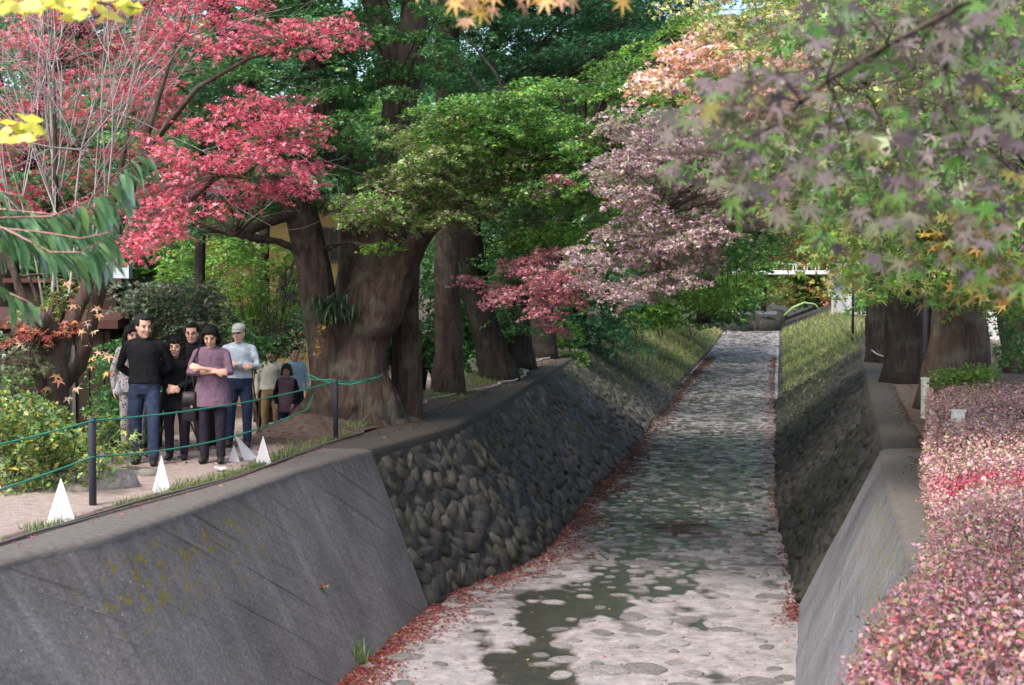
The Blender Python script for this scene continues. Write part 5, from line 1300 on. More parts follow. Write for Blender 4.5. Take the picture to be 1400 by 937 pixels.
# stranded driftwood
b = (2.95, 23.6, BED); dr = thing('driftwood', 'small tangle of dead twigs stranded on the canal bed', 'driftwood', b); tw = Twigs()
for k in range(16): a = rr.uniform(-.35, .35); tw.limb(rr, (2.95-rr.uniform(.1, .5), 23.5+rr.uniform(-.2, .3), BED+.03), (2.95+rr.uniform(.1, .55), 23.6+a, BED+rr.uniform(.03, .14)), .008, .003, .1, 3, .1)
stuff(tw.build('twigs', M['twig'], dr, b))

# ------------------------------------------------------------------ fence, cables, white pyramids
M['post'] = simple('post_paint', (.035, .036, .05), .5, .2, 8, .1, .003, .4)
M['rope'] = simple('rope_green', (.03, .22, .15), .6, .2, 60, .4, .002)
M['cable'] = simple('cable_grey', (.12, .105, .095), .7, .3, 20, .2, .003)
M['white'] = leafmat('white_sheet', .25, .04, .5, [(.62, .62, .66), (.68, .67, .69)])
b = (float(P(127, 692, 13).x), 13.0, 0)
fr_ = thing('rope_fence', 'low fence of dark round posts strung with two green ropes on the left bank', 'fence', b)
pbase = [(P(127, 692, 13.01), .835, .035), (P(459, 603, 18.7), .84, .035)]
for p, h_, r0 in pbase:
    mb = MB(); p = p-Vector(b); mb.tube([p+Vector((0, 0, -.2)), p+Vector((0, 0, h_-.012)), p+Vector((0, 0, h_-.003)), p+Vector((0, 0, h_))], [r0, r0, r0*.92, r0*.6], 16); po = mb.build('post', M['post'], fr_, True)
def rope(pts, r0, name='rope', sag=.03, mat='rope', parent=fr_, off=b, n=10):
    mb = MB(); out = []
    for i in range(len(pts)-1):
        L = (pts[i+1]-pts[i]).length
        for k in range(n): t_ = k/n; out.append(pts[i].lerp(pts[i+1], t_)+Vector((0, 0, -sag*L*4*t_*(1-t_)))-Vector(off))
    out.append(pts[-1]-Vector(off)); mb.tube(out, r0, 7); return mb.build(name, M[mat], parent, True)
p1, p2 = P(127, 692, 12.96), P(459, 603, 18.65)
rope([P(-260, 655, 9.6), p1+Vector((0, 0, .80)), p2+Vector((0, 0, .80)), P(515, 517, 20.3), P(523, 512, 20.6)], .009, sag=.012)
rope([P(-260, 745, 9.6), p1+Vector((0, 0, .46)), P(300, 602, 15.6), P(420, 560, 18.2), P(428, 540, 20.35)], .009, sag=.010)
rope([P(420, 512, 20.45), P(450, 523, 20.22), P(480, 526, 20.15), P(515, 516, 20.3)], .011, name='rope_wrap', sag=.01)
rope([P(420, 518, 20.45), P(450, 519, 20.22), P(480, 523, 20.15), P(514, 519, 20.32)], .011, name='rope_wrap', sag=.03)
def pyramid(label, px, py, Y, h, w_, rz, lean=(0, 0), seed=0):
    p = P(px, py, Y); zb = float(hL(np.array(p.x), np.array(p.y))) if p.x < LO(p.y) else .0
    root = thing('paper_pyramid', label, 'light cover', (p.x, p.y, zb), rz, 'white pyramid light covers along the left wall top')
    w2 = w_/2; V = [(-w2, -w2, 0), (w2, -w2, 0), (w2, w2, 0), (-w2, w2, 0), (lean[0], lean[1], h)]
    # folded sheet: slightly dished faces and a seam strip
    mb = MB(); ring = []
    for t_ in (0, .35, .7, .97):
        for i in range(4):
            a, c_ = Vector(V[i]), Vector(V[(i+1) % 4]); ap = Vector(V[4])
            q = a.lerp(ap, t_); m_ = a.lerp(c_, .5).lerp(ap, t_); m_ = m_*(1-.035*(1-t_))+Vector((lean[0], lean[1], 0))*0; m_.z = q.z-(.012 if t_ == 0 else 0); ring += [q, m_]
    Fs = [(k*8+i, k*8+(i+1) % 8, (k+1)*8+(i+1) % 8, (k+1)*8+i) for k in range(3) for i in range(8)]+[tuple(24+i for i in range(8))]
    mb.add(ring, Fs); mb.build('sheet', M['white'], root)
    s = MB(); a, c_ = Vector(V[0]), Vector(V[4]); d = (Vector(V[1])-a).normalized()*.018; s.add([a+Vector((0, -.004, 0)), a+d+Vector((0, -.004, 0)), c_+Vector((0, -.004, -.01)), a.lerp(c_, .9)+Vector((-.003, -.003, 0))], [(0, 1, 2, 3)]); s.build('seam', M['white'], root)
    return root
pyramid('leftmost and nearest white pyramid light cover, left of the fence post', 84, 714, 12.1, .40, .21, .5)
pyramid('second white pyramid light cover, in front of the man in jeans', 221, 671, 14.0, .375, .165, .35)
pyramid('upright white pyramid light cover nearest the foot of the huge maple', 360, 634, 16.2, .345, .165, .35)
r5 = pyramid('white pyramid light cover leaning over beside the cap wearer', 343, 629, 16.75, .36, .16, .3, (-.10, 0)); r5.rotation_euler = (0, -.28, .2)
pyramid('smallest white pyramid light cover, half behind the leaning one', 320, 632, 16.55, .20, .13, .2)
mb = MB(); p = P(305, 645, 15.55); rr = np.random.default_rng(4); pts = []
G = np.stack(np.meshgrid(np.linspace(-.11, .11, 9), np.linspace(-.06, .06, 6), indexing='ij')+[np.zeros((9, 6))], -1); G[..., 2] = .03+.03*fbm(G*14+3, 3); G[..., 0] += .02*fbm(G*9, 2)
tag(obj('paper_litter', gridmesh('paper_litter', G, M['white'], smooth=False), None, (p.x, p.y, 0.0)), 'crumpled white paper lying on the path before the leaning pyramid', 'litter')
# cable along the wall top
def cable(label, pts, r0, seed=1, mat='cable', wob=.02):
    rr = np.random.default_rng(seed); pts = [Vector(p) for p in pts]; out = []
    for i in range(len(pts)-1):
        for k in range(8): q = pts[i].lerp(pts[i+1], k/8); out.append(q)
    out.append(pts[-1]); b_ = out[0]; V = np.array(out); V[:, 0] += wob*fbm(V*1.3+seed, 3); 
    mb = MB(); mb.tube([Vector(v)-b_ for v in V], r0, 7); o = mb.build('cable', M[mat], None, True, tuple(b_)); return tag(o, label, 'cable')
ys = np.arange(7, 19.6, .6); cable('long grey cable lying along the outer edge of the left wall top', [(float(LO(y))+.03+.03*math.sin(y*1.3), y, .022) for y in ys]+[(-2.25, 20.0, .05), (-2.1, 20.6, .2)], .013)
ys = np.arange(7, 18.4, .6); cable('second thinner cable beside the long one on the left wall top', [(float(LO(y))+.065+.035*math.sin(y*1.0+.5), y, .016) for y in ys], .009, 2)
ys = np.arange(21, 60, 1.0); cable('pale cable snaking over roots along the far left wall top', [(float(LO(y))-.15+.35*math.sin(y*.45)*min(1, y/30), y, .05) for y in ys], .022, 3, 'twig_pale', .3)
cable('pale cable curving over the ground between the black poles at right', [P(1190, 478, 40)+Vector((0, 0, 0)), Vector((9.9, 34.5, .05)), Vector((9.2, 30.5, .05)), Vector((9.0, 28, .05)), Vector((9.4, 25.5, .05)), Vector((8.8, 24, .05))], .02, 4, 'twig_pale', .2)
for k in range(4):
    yv = (14.2, 16.3, 18.3, 21.0)[k]; x0 = float(RO(yv)); rr = np.random.default_rng(k)
    cable(['thin dead stem', 'curled dead stem', 'looped dead stem', 'forked dead stem', 'bent dead stem', 'short dead stem', 'dry dead stem'][k]+' lying across the right wall top '+['near the hedge corner', 'beyond the scarlet patch', 'level with the stone wall start', 'below the hedge middle', 'near the white marker', 'before the nearest pole', 'by the scarlet patch'][k],
          [(x0+.1, yv+.3, .12), (x0-.08, yv+rr.uniform(-.1, .3), .06), (x0-.22, yv+rr.uniform(-.6, .3), .05), (x0-.12, yv+rr.uniform(-1.0, -.5), .03), (x0+.05, yv-1.1, .03)], .006, k, 'cable', .2)
# black poles on both banks
def pole(label, p, h_, r0=.045, g='black poles'):
    root = thing('pole', label, 'pole', tuple(p), 0, g); mb = MB(); mb.tube([(0, 0, -.2), (0, 0, h_), (0, 0, h_+.03)], [r0, r0, r0*.6], 10); mb.build('shaft', M['post'], root, True)
    mb = MB(); mb.tube([(0, 0, -.01), (0, 0, .04), (0, 0, .06)], [r0*1.8, r0*1.7, r0*1.1], 10); mb.build('base_collar', M['post'], root, True)
for k, (px, py, Y, h_, lab) in enumerate([(1265, 540, 24, 2.1, 'nearest black pole on the right bank, beside the thick trunk'), (1222, 499, 34, 2.4, 'second black pole on the right bank'), (1186, 475, 45, 2.7, 'third black pole on the right bank in front of the white house'), (1166, 447, 62, 2.4, 'farthest black pole on the right bank')]):
    p = P(px, py, Y); pole(lab, (p.x, Y, .04), h_, .06)
for k, (px, py, Y, h_, lab) in enumerate([(779, 466, 46, .95, 'nearest short black post on the far left wall top'), (809, 452, 55, .95, 'middle short black post on the far left wall top'), (852, 440, 70, 1.0, 'farthest short black post on the far left wall top')]):
    p = P(px, py, Y); pole(lab, (p.x, Y, .0), h_, .035)
# white markers by the hedge
M['marker'] = simple('marker_white', (.62, .62, .58), .7, .15, 12, .2)
mb = MB(); mb.box(-.05, .05, -.05, .05, 0, .62); mb.box(-.056, .056, -.056, .056, .62, .65); tag(mb.build('marker_post', M['marker'], None, at=(6.55, 22.0, 0)), 'short white marker post at the far end of the pink hedge', 'post')
mb = MB(); mb.box(-.06, .06, -.05, .05, .0, .67); mb.box(-.075, .075, -.06, .06, .67, .69); tag(mb.build('marker_post', M['marker'], None, at=(float(P(1310, 548, 15.5).x), 15.5, 0)), 'pale stone marker sticking out of the top of the pink hedge', 'post')
# boulders on the path
def rock(label, px, py, Y, r, seed):
    p = P(px, py, Y); V, Fs = dome(seed, 16); V = V*np.array(r); V[:, 2] += .04*fbm(V*6, 3); me = npmesh('boulder', V, Fs, M['rock'], smooth=True); o = obj('boulder', me, None, (p.x, p.y, float(hL(np.array(p.x), np.array(p.y)))+.02)); return tag(o, label, 'rock', 'rocks on the left path')
M['rock'] = simple('rock', (.17, .155, .145), .9, .4, 5, .7, .03)
rock('broad flat grey boulder behind the nearest fence post', 147, 668, 14.3, (.34, .3, .17), 31)
rock('small low rock left of the flat boulder', 108, 680, 14.0, (.15, .12, .06), 32)
rock('low flat rock at the feet of the hidden person', 190, 645, 15.3, (.22, .16, .06), 33)

# ------------------------------------------------------------------ buildings and bridge
M['darkwood'] = simple('dark_wood', (.022, .014, .010), .8, .4, 4, .4, .01); M['glassd'] = simple('dark_glass', (.03, .032, .032), .15, .1, 2, 0)
M['frame_'] = simple('window_frame_grey', (.07, .065, .06), .5, .1, 5, 0); M['ochre'] = simple('ochre_render', (.34, .25, .10), .9, .15, 2, .3)
M['eave'] = simple('eave_redbrown', (.07, .028, .022), .7, .2, 6, .2); M['whitewall'] = simple('white_wall', (.46, .46, .45), .8, .06, 2, .1)
M['roof'] = simple('roof_grey', (.12, .12, .13), .7, .2, 6, .3); M['bluegrey'] = simple('pale_blue_metal', (.45, .52, .58), .5, .1, 3, .1)
def house(name, label, base, w_, d_, h_, wall, wins, eave=.5, roofm='roof', rz=0, boards=0, cat='house', pitch=.35, winmat='glassd'):
    root = thing(name, label, cat, base, rz)
    mb = MB(); mb.box(-w_/2, w_/2, 0, d_, -.8, h_); mb.build('wall', M[wall], root)
    if boards:
        n = int(w_/boards)
        me = MB(); me.box(-boards*.44, boards*.44, -.022, 0, -.6, h_); me = me.mesh('plank', M[wall])
        for k in range(n): obj('plank', me, root, (-w_/2+boards*(k+.5), -.001, 0))
    for (x, z, ww, wh) in wins:
        f = MB(); t_ = .05
        for q in ((x-ww/2-t_, x-ww/2, z-t_, z+wh+t_), (x+ww/2, x+ww/2+t_, z-t_, z+wh+t_), (x-ww/2, x+ww/2, z-t_, z), (x-ww/2, x+ww/2, z+wh, z+wh+t_), (x-.015, x+.015, z, z+wh)): f.box(q[0], q[1], -.07, -.001, q[2], q[3])
        fo = f.build('window', M['frame_'], root)
        for s_ in (-1, 1):
            g_ = MB(); xa, xb = (x-ww/2+.002, x-.017) if s_ < 0 else (x+.017, x+ww/2-.002); g_.box(xa, xb, -.045, -.03, z+.002, z+wh-.002); g_.build('pane', M[winmat], fo)
    mb = MB(); e = eave; V = [(-w_/2-e, -e, h_), (w_/2+e, -e, h_), (w_/2+e, d_+e, h_), (-w_/2-e, d_+e, h_), (-w_/2-e, d_/2, h_+d_*pitch), (w_/2+e, d_/2, h_+d_*pitch)]
    V2 = [(a, c_, z+.12) for a, c_, z in V]; mb.add(V+V2, [(0, 1, 7, 6), (2, 3, 9, 8), (6, 7, 11, 10), (8, 9, 10, 11), (0, 3, 2, 1), (1, 2, 8, 11, 7), (3, 0, 6, 10, 9), ]); mb.build('roof', M[roofm], root)
    return root
p = P(110, 560, 20.5)
shed = house('wooden_shed', 'dark brown wooden shed with a shallow eave at left behind the small tree', (p.x-.80, 20.5, -.35), 2.5, 3, 1.82, 'darkwood', [(.45, .42, .5, 1.1), (-.6, .42, .55, 1.1)], .16, 'eave', boards=.22, cat='shed', pitch=.06)
mb = MB(); mb.box(-.6, 1.0, 1.2, 2.6, 1.9, 2.5); mb.build('upper_wall', M['darkwood'], shed); mb = MB(); mb.box(-.72, 1.12, 1.08, 2.72, 2.502, 2.57); mb.build('upper_roof', M['eave'], shed)
house('house', 'ochre yellow house with small dark windows behind the maples', (-5.55, 32, -.6), 3.5, 5, 4.7, 'ochre', [(1.37, 3.35, .36, .7), (-.75, 3.3, .6, .8), (.5, 2.1, .5, .9)], .4, pitch=.1)
mb = MB(); p = P(136, 405, 21.2); mb.box(-.13, .13, -.1, .1, 0, .42); mb.box(-.15, -.13, -.11, .11, 0, .46); mb.box(.13, .15, -.11, .11, 0, .46)
tag(mb.build('vent_box', M['bluegrey'], None, at=(p.x, 22.4, 1.98)), 'pale blue metal box on the roof of the dark wooden shed', 'box')
p = P(1172, 440, 104)
house('white_house', 'white walled house glimpsed at the end of the right bank', (p.x+1.5, 104, .5), 4.6, 5, 2.2, 'whitewall', [(-1.2, .9, .9, 1.0), (.4, .2, 1.0, 1.6)], .4, cat='house')
house('white_house', 'added pale house shape behind the pink hedge for the sunlit ground at the right edge', (22, 58, .0), 9, 5, 3.2, 'whitewall', [(-1, 1, 1.2, 1.1), (2, 1, 1.2, 1.1)], .5)  # added shape, its pale walls stand in for bright sunlit ground
M['bridge_white'] = simple('bridge_white_paint', (.62, .65, .68), .5, .05, 3, 0)
b = (21.8, 122, 4.0); br = thing('footbridge', 'white railed footbridge crossing the far end of the canal', 'bridge', b)
mb = MB(); mb.box(-10, 10, -.6, .6, -.45, -.25); mb.build('deck', M['roof'], br)
for s_ in (-.62, .62):
    mb = MB(); mb.box(-10, 10, s_-.05, s_+.05, -.42, -.08); mb.build('girder', M['bridge_white'], br)
    mb = MB(); mb.box(-10, 10, s_-.04, s_+.04, .44, .50); mb.build('handrail', M['bridge_white'], br)
    me = MB(); me.box(-.03, .03, -.03, .03, -.08, .44); me = me.mesh('baluster', M['bridge_white'])
    for k in range(21): obj('baluster', me, br, (-9.9+k*.99, s_, 0))
for s_ in (-10.3, 10.3):
    mb = MB(); mb.box(s_-.6, s_+.6, -.9, .9, -4.2, -.2); mb.build('abutment', M['copingR'], br)
mb = MB(); mb.box(-2.2, 2.2, -.3, .3, -.12, .14); mb.box(-2.2, 2.2, -.34, .34, .14, .2)
tag(mb.build('weir_beam', M['bridge_white'], None, at=(float(P(1030, 428, 135).x), 135, .0)), 'low white beam across the far canal above the dark boulders', 'beam')
mb = MB(); a = P(1072, 432, 90); mb.tube([a, a+Vector((.6, 0, .55)), a+Vector((1.3, 0, .85)), a+Vector((2.0, 0, .75)), a+Vector((2.4, 0, .2))], [.09, .08, .07, .05, .03], 6)
o = tag(mb.build('arching_reed', simple('reed', (.25, .36, .15), .8), None, True), 'single pale green reed arching over the far right grass', 'reed')
# ------------------------------------------------------------------ people
def cloth(name, col, var=.18, scale=14, rough=.9, pat=None):
    m, t, bs = newmat(name); v = mapping(t); n = noise(t, v, scale, 4); lo = tuple(c*(1-var) for c in col); hi = tuple(c*(1+var) for c in col)
    c = ramp(t, n.outputs[0], [(.3, lo), (.7, hi)]).outputs[0]
    if pat:
        vo = t.nodes.new('ShaderNodeTexVoronoi'); vo.inputs['Scale'].default_value = 28; t.links.new(v, vo.inputs[0]); c = mix(t, c, pat, ramp(t, vo.outputs['Distance'], [(.28, (1,)*3), (.4, (0,)*3)]).outputs[0])
    t.links.new(c, bs.inputs['Base Color']); bs.inputs['Roughness'].default_value = rough; bs.inputs['Specular IOR Level'].default_value = .15
    bump(t, bs, noise(t, v, scale*1.2, 3).outputs[0], .5, .02); return m
M['skin'] = simple('skin', (.56, .34, .25), .55, .08, 9, .1, .003, .35)
M['hair'] = simple('hair_black', (.009, .007, .007), .7, .5, 40, .6, .01, .15); M['hairg'] = simple('hair_greying', (.022, .022, .024), .7, .6, 50, .6, .01, .15)
M['hairb'] = simple('hair_brown', (.05, .022, .016), .5, .5, 40, .6, .01, .4)
M['black'] = cloth('black_knit', (.010, .010, .012)); M['jeans'] = cloth('jeans_blue', (.028, .040, .075), .3); M['dkjeans'] = cloth('jeans_dark', (.018, .026, .055), .3)
M['mauve'] = cloth('mauve_jersey', (.155, .095, .135)); M['plum'] = cloth('plum_trousers', (.022, .018, .028)); M['shirt'] = cloth('pale_blue_shirt', (.36, .42, .47)); M['vest'] = cloth('beige_vest', (.40, .39, .35))
M['tan'] = cloth('tan_trousers', (.24, .165, .095)); M['grey'] = cloth('grey_pattern', (.28, .27, .28), pat=(.06, .04, .05)); M['shoe'] = simple('shoe', (.02, .018, .017), .5, .2, 9, .1); M['shoeb'] = simple('shoe_tan', (.3, .22, .14), .7, .2, 9, .1)
M['capm'] = cloth('cap_grey', (.32, .33, .30)); M['eye'] = simple('eye_dark', (.012, .01, .01), .2, .1, 5, 0); M['lip'] = simple('lip', (.35, .13, .11), .5, .1, 9, 0); M['brow'] = M['hair']; M['bagm'] = simple('bag_dark', (.018, .014, .018), .5, .3, 12, .2)
M['lightblue'] = cloth('light_blue_cloth', (.40, .55, .66)); M['metal'] = simple('buckle', (.5, .5, .5), .3, .1, 5, 0, metal=1)
V_ = Vector
def person(label, pos, yaw, H, top, trousers, hair, arms, legs=None, lean=0.0, head=(0, 0), build=1.0, shoes='shoe', toplen=.86, sleeve=1.0, hairstyle='short', tunic=0, detail=.0095, collar=0, group=None, sleevemat=None, belly=0, female=False, cap=None, glasses=False):
    """arms: per side (elbow, wrist) in metres at H=1.7, figure faces -Y, its left is +X"""
    s = H/1.7; root = thing('person', label, 'person', pos, yaw, group); root.scale = (s, s, s)
    legs = legs or ((.10, 0, 0), (-.10, 0, 0))
    def ln(x, y, z): return V_((x, y-lean*max(0, z-.9), z))        # forward lean from the hips
    sw = (.175 if female else .195)*build
    hipw = (.17 if female else .16)*build
    tors = [(.84, hipw*.9, .11), (.92, hipw, .12+belly*.3), (1.02, hipw*.93, .112+belly), (1.12, .150*build, .110+belly), (1.22, .158*build, .112+belly*.5), (1.32, .172*build, .112), (1.39, .150*build, .095), (1.43, .085, .07), (1.46, .055, .055)]
    body = MB(); L = []
    body.loft([(0, -lean*max(0, z-.9)-(belly*.4 if 1 < z < 1.2 else 0), z, rx-.012, ry-.012) for z, rx, ry in tors], 20)
    hc = ln(0, -.025, 1.585); hy, hp = head; R = Matrix.Rotation(hy, 3, 'Z') @ Matrix.Rotation(hp, 3, 'X') @ Matrix.Scale(1.10, 3)
    neck = ln(0, .0, 1.44); body.capsule([neck, neck.lerp(hc, .5)+V_((0, .012, 0)), hc+R@V_((0, .02, -.05))], [.056, .052, .05], 12)
    hs = [(-.118, .026, .036, -.030), (-.100, .045, .058, -.022), (-.07, .058, .076, -.010), (-.035, .066, .086, -.004), (0, .071, .092, 0), (.04, .075, .095, .004), (.075, .070, .088, .008), (.102, .052, .066, .010), (.118, .026, .034, .010)]
    n = 18; HV = []
    for z, rx, ry, yo in hs:
        for k in range(n): a = 2*PI*k/n; HV.append(hc+R@V_((rx*math.cos(a), yo+ry*math.sin(a), z)))
    body.add(HV, [(i*n+k, i*n+(k+1) % n, (i+1)*n+(k+1) % n, (i+1)*n+k) for i in range(len(hs)-1) for k in range(n)]+[tuple(range(n))[::-1], tuple((len(hs)-1)*n+k for k in range(n))])
    body.capsule([hc+R@V_((0, -.088, .022)), hc+R@V_((0, -.104, -.012)), hc+R@V_((0, -.108, -.026))], [.011, .014, .016], 8)   # nose
    for q in (-1, 1):
        body.ell(hc+R@V_((q*.073, .006, -.008)), (.012, .022, .032), 8, 6); body.ell(hc+R@V_((q*.038, -.070, -.028)), (.026, .020, .024), 8, 6)  # ears, cheeks
        body.ell(hc+R@V_((q*.030, -.083, .030)), (.026, .012, .008), 8, 5)
    body.ell(hc+R@V_((0, -.084, -.062)), (.026, .014, .013), 8, 6); body.ell(hc+R@V_((0, -.078, -.095)), (.024, .018, .016), 8, 6)
    # arms
    def hand(w_, d, pn, side):
        d = d.normalized(); pn = (pn-d*pn.dot(d)).normalized(); sd_ = d.cross(pn)*side
        for k in (-1, 0, 1): body.capsule([w_, w_+d*.045+sd_*k*.017, w_+d*.085+sd_*k*.026], [.022, .019, .015], 8)
        for k, (o_, l) in enumerate(((-.033, .062), (-.012, .074), (.010, .070), (.031, .056))):
            a = w_+d*.088+sd_*o_; body.capsule([a, a+d*l*.5+sd_*o_*.15-pn*.010, a+d*l*.85+sd_*o_*.15-pn*.030], [.0102, .0095, .008], 7)
        a = w_+d*.03-sd_*.026; body.capsule([a, a+d*.032-sd_*.026-pn*.006, a+d*.058-sd_*.030-pn*.018], [.013, .0115, .0095], 7)
    armp = []
    for side, (el, wr, hd) in zip((1, -1), arms):
        sh = ln(side*(sw-.015), 0, 1.375); el = ln(*el); wr = ln(*wr); armp.append((sh, el, wr))
        body.capsule([sh, sh.lerp(el, .5), el, el.lerp(wr, .45), wr], [.046, .043, .036, .034, .024], 10)
        if hd: hand(wr, V_(hd[0]), V_(hd[1]), side)
    # legs
    legp = []
    for side, (fx, fy, kb) in zip((1, -1), legs):
        hip = V_((side*.085*build, 0, .86)); an = V_((fx, fy, .075)); kn = hip.lerp(an, .5)+V_((side*.01, -.02-kb, .02)); legp.append((hip, kn, an))
        body.capsule([hip, hip.lerp(kn, .5), kn, kn.lerp(an, .35), an], [.075, .068, .050, .050, .034], 10); body.capsule([an+V_((0, .02, -.03)), an+V_((side*.015, -.12, -.045))], [.032, .026], 8)
    bo = remesh(body, 'body', M['skin'], detail, 3, root, dec=.6)
    for q in (-1, 1):
        f = MB(); f.ell(hc+R@V_((q*.031, -.0885, .010)), (.0135, .006, .0048), 8, 6, R.to_3x3()); f.build('eye', M['eye'], root, True)
        f = MB(); f.capsule([hc+R@V_((q*.018, -.0945, .029)), hc+R@V_((q*.032, -.0955, .034)), hc+R@V_((q*.047, -.083, .029))], [.004, .0045, .003], 6); f.build('eyebrow', M[hair], root, True)
    f = MB(); f.capsule([hc+R@V_((-.022, -.094, -.060)), hc+R@V_((0, -.099, -.0585)), hc+R@V_((.022, -.094, -.060))], [.0035, .0055, .0035], 6); f.build('mouth', M['lip'], root, True)
    # hair
    h = MB()
    def he(c, r): h.ell(hc+R@V_(c), r, 12, 8, R.to_3x3())
    if hairstyle == 'short':
        he((0, .022, .055), (.084, .094, .080)); he((0, .045, .01), (.080, .070, .085)); he((0, -.045, .100), (.058, .045, .028))
        for q in (-1, 1): he((q*.066, -.005, .045), (.018, .045, .045))
    elif hairstyle == 'sides':
        he((0, .045, .005), (.080, .066, .055))
    elif hairstyle == 'bob':
        he((0, .02, .055), (.094, .098, .082)); he((0, .055, -.03), (.104, .070, .100)); he((0, -.062, .082), (.060, .036, .026))
        for q in (-1, 1): he((q*.086, .015, -.02), (.024, .050, .075)); he((q*.092, .02, -.07), (.026, .045, .035)); he((q*.062, -.052, .060), (.022, .034, .036))
    elif hairstyle == 'curly':
        he((0, .02, .055), (.098, .100, .085)); he((0, .06, -.07), (.105, .070, .13)); he((0, -.062, .078), (.060, .042, .036))
        for q in (-1, 1):
            for k in range(6): he((q*(.085+.012*math.sin(k*2)), .01-.004*k, .04-.045*k), (.034, .05, .036))
    if hairstyle and hairstyle != 'none': remesh(h, 'hair', M[hair], .011, 2, root, disp=(lambda V: .010*fbm(V*np.array([70, 70, 9]), 2)) if hairstyle != 'curly' else .016, dscale=45)
    if cap:
        c_ = MB(); c_.loft([(0, 0, .048, .088, .104), (0, 0, .075, .087, .102), (0, .004, .105, .078, .090), (0, .006, .125, .055, .064), (0, .006, .133, .02, .024)], 20)
        c_.V = [hc+R@(v+V_((0, .006, 0))) for v in c_.V]; co = c_.build('cap', M[cap], root, True)
        b_ = MB(); V2 = []
        for k in range(9): a = -PI*(.17+.66*k/8); V2 += [(.084*math.cos(a), .10*math.sin(a), .056), (.080*math.cos(a), .10*math.sin(a)-.060*math.sin(PI*(k+.6)/9.2), .044-.0)]
        V2 += [(x, y, z-.006) for x, y, z in V2]; m_ = 18; Fs = []
        for k in range(8): a = 2*k; Fs += [(a, a+1, a+3, a+2), (a+m_, a+2+m_, a+3+m_, a+1+m_), (a+1, a+1+m_, a+3+m_, a+3)]
        b_.add(V2, Fs); b_.V = [hc+R@v for v in b_.V]; b_.build('peak', M[cap], co, True)
    if glasses:
        g = MB()
        for q in (-1, 1):
            ring = [hc+R@V_((q*.031+.021*math.cos(a), -.100, .010+.016*math.sin(a))) for a in np.linspace(0, 2*PI, 13)]; g.tube(ring, .0022, 5, False); g.tube([hc+R@V_((q*.052, -.100, .012)), hc+R@V_((q*.074, -.01, .008))], .002, 5)
        g.tube([hc+R@V_((-.01, -.101, .012)), hc+R@V_((.01, -.101, .012))], .002, 5); g.build('glasses', M['eye'], root)
    # clothes
    tp = MB(); e_ = .016
    hem = tunic if tunic else toplen
    secs = [(0, -lean*max(0, z-.9)-(belly*.4 if 1 < z < 1.2 else 0), z, rx+e_, ry+e_) for z, rx, ry in tors if z > (.97 if tunic else hem+.03) and z < 1.45]
    if tunic: secs = [(0, 0, tunic, hipw+.055, .165), (0, 0, (tunic+.9)/2, hipw+.045, .158+belly*.3), (0, 0, .92, hipw+.030, .148+belly*.6)]+secs
    else: secs = [(0, -lean*max(0, hem-.9), hem, hipw+e_+.004, .138+belly*.3)]+secs
    tp.loft(secs, 24)
    tp.capsule([ln(-.15*build, 0, 1.375), ln(-.06, 0, 1.405), ln(.06, 0, 1.405), ln(.15*build, 0, 1.375)], [.058, .062, .062, .058], 12)
    if collar:
        tp.capsule([ln(0, 0, 1.42), ln(0, -.008, 1.42+collar)], [.070, .062], 14)
    else: tp.capsule([ln(-.08, 0, 1.40), ln(.08, 0, 1.40)], [.062, .062], 12)
    sl = MB() if sleevemat else tp
    for (sh, el, wr) in armp:
        e2 = el.lerp(wr, min(1, sleeve*.95)) if sleeve > 0 else sh.lerp(el, .6)
        sl.capsule([sh, sh.lerp(el, .5), el, el.lerp(e2, .6), e2], [.054, .056, .052, .047, .040], 12)
    wr_ = lambda V: .007*fbm(V*np.array([9, 9, 5]), 3)+.004*fbm(V*25, 2)
    remesh(tp, 'top', M[top], detail*1.35, 4, root, disp=wr_)
    if sleevemat: remesh(sl, 'sleeves', M[sleevemat], detail*1.35, 4, root, disp=wr_)
    tr_ = MB(); tr_.loft([(0, 0, .80, hipw*.86, .115), (0, 0, .88, hipw+.008, .130), (0, 0, .96, hipw+.004, .126), (0, 0, 1.0, hipw*.95, .118)], 22)
    for hip, kn, an in legp: tr_.capsule([hip, hip.lerp(kn, .5), kn, kn.lerp(an, .5), an+V_((0, 0, .02))], [.094, .088, .072, .066, .060], 12)
    remesh(tr_, 'trousers', M[trousers], detail*1.35, 4, root, disp=lambda V: .008*fbm(V*np.array([8, 8, 6])+3, 3)+.004*fbm(V*24, 2))
    for (hip, kn, an), q in zip(legp, (1, -1)):
        f = MB(); f.capsule([an+V_((0, .035, -.028)), an+V_((q*.006, -.05, -.030)), an+V_((q*.016, -.15, -.040))], [.045, .046, .036], 12); f.V = [V_((v.x, v.y, max(v.z, .002))) for v in f.V]; f.build('shoe', M[shoes], root, True)
    return root, ln, hc, R
def gp(px, Y): x = P(px, 500, Y).x; return (x, Y, float(hL(np.array(x), np.array(Y)))+.005)
PG = 'people waiting beside the huge maple'
DN = lambda side, y=.03: ((side*.25, y, 1.10), (side*.245, y-.05, .86), ((0, -.1, -1), (side*1, 0, 0)))
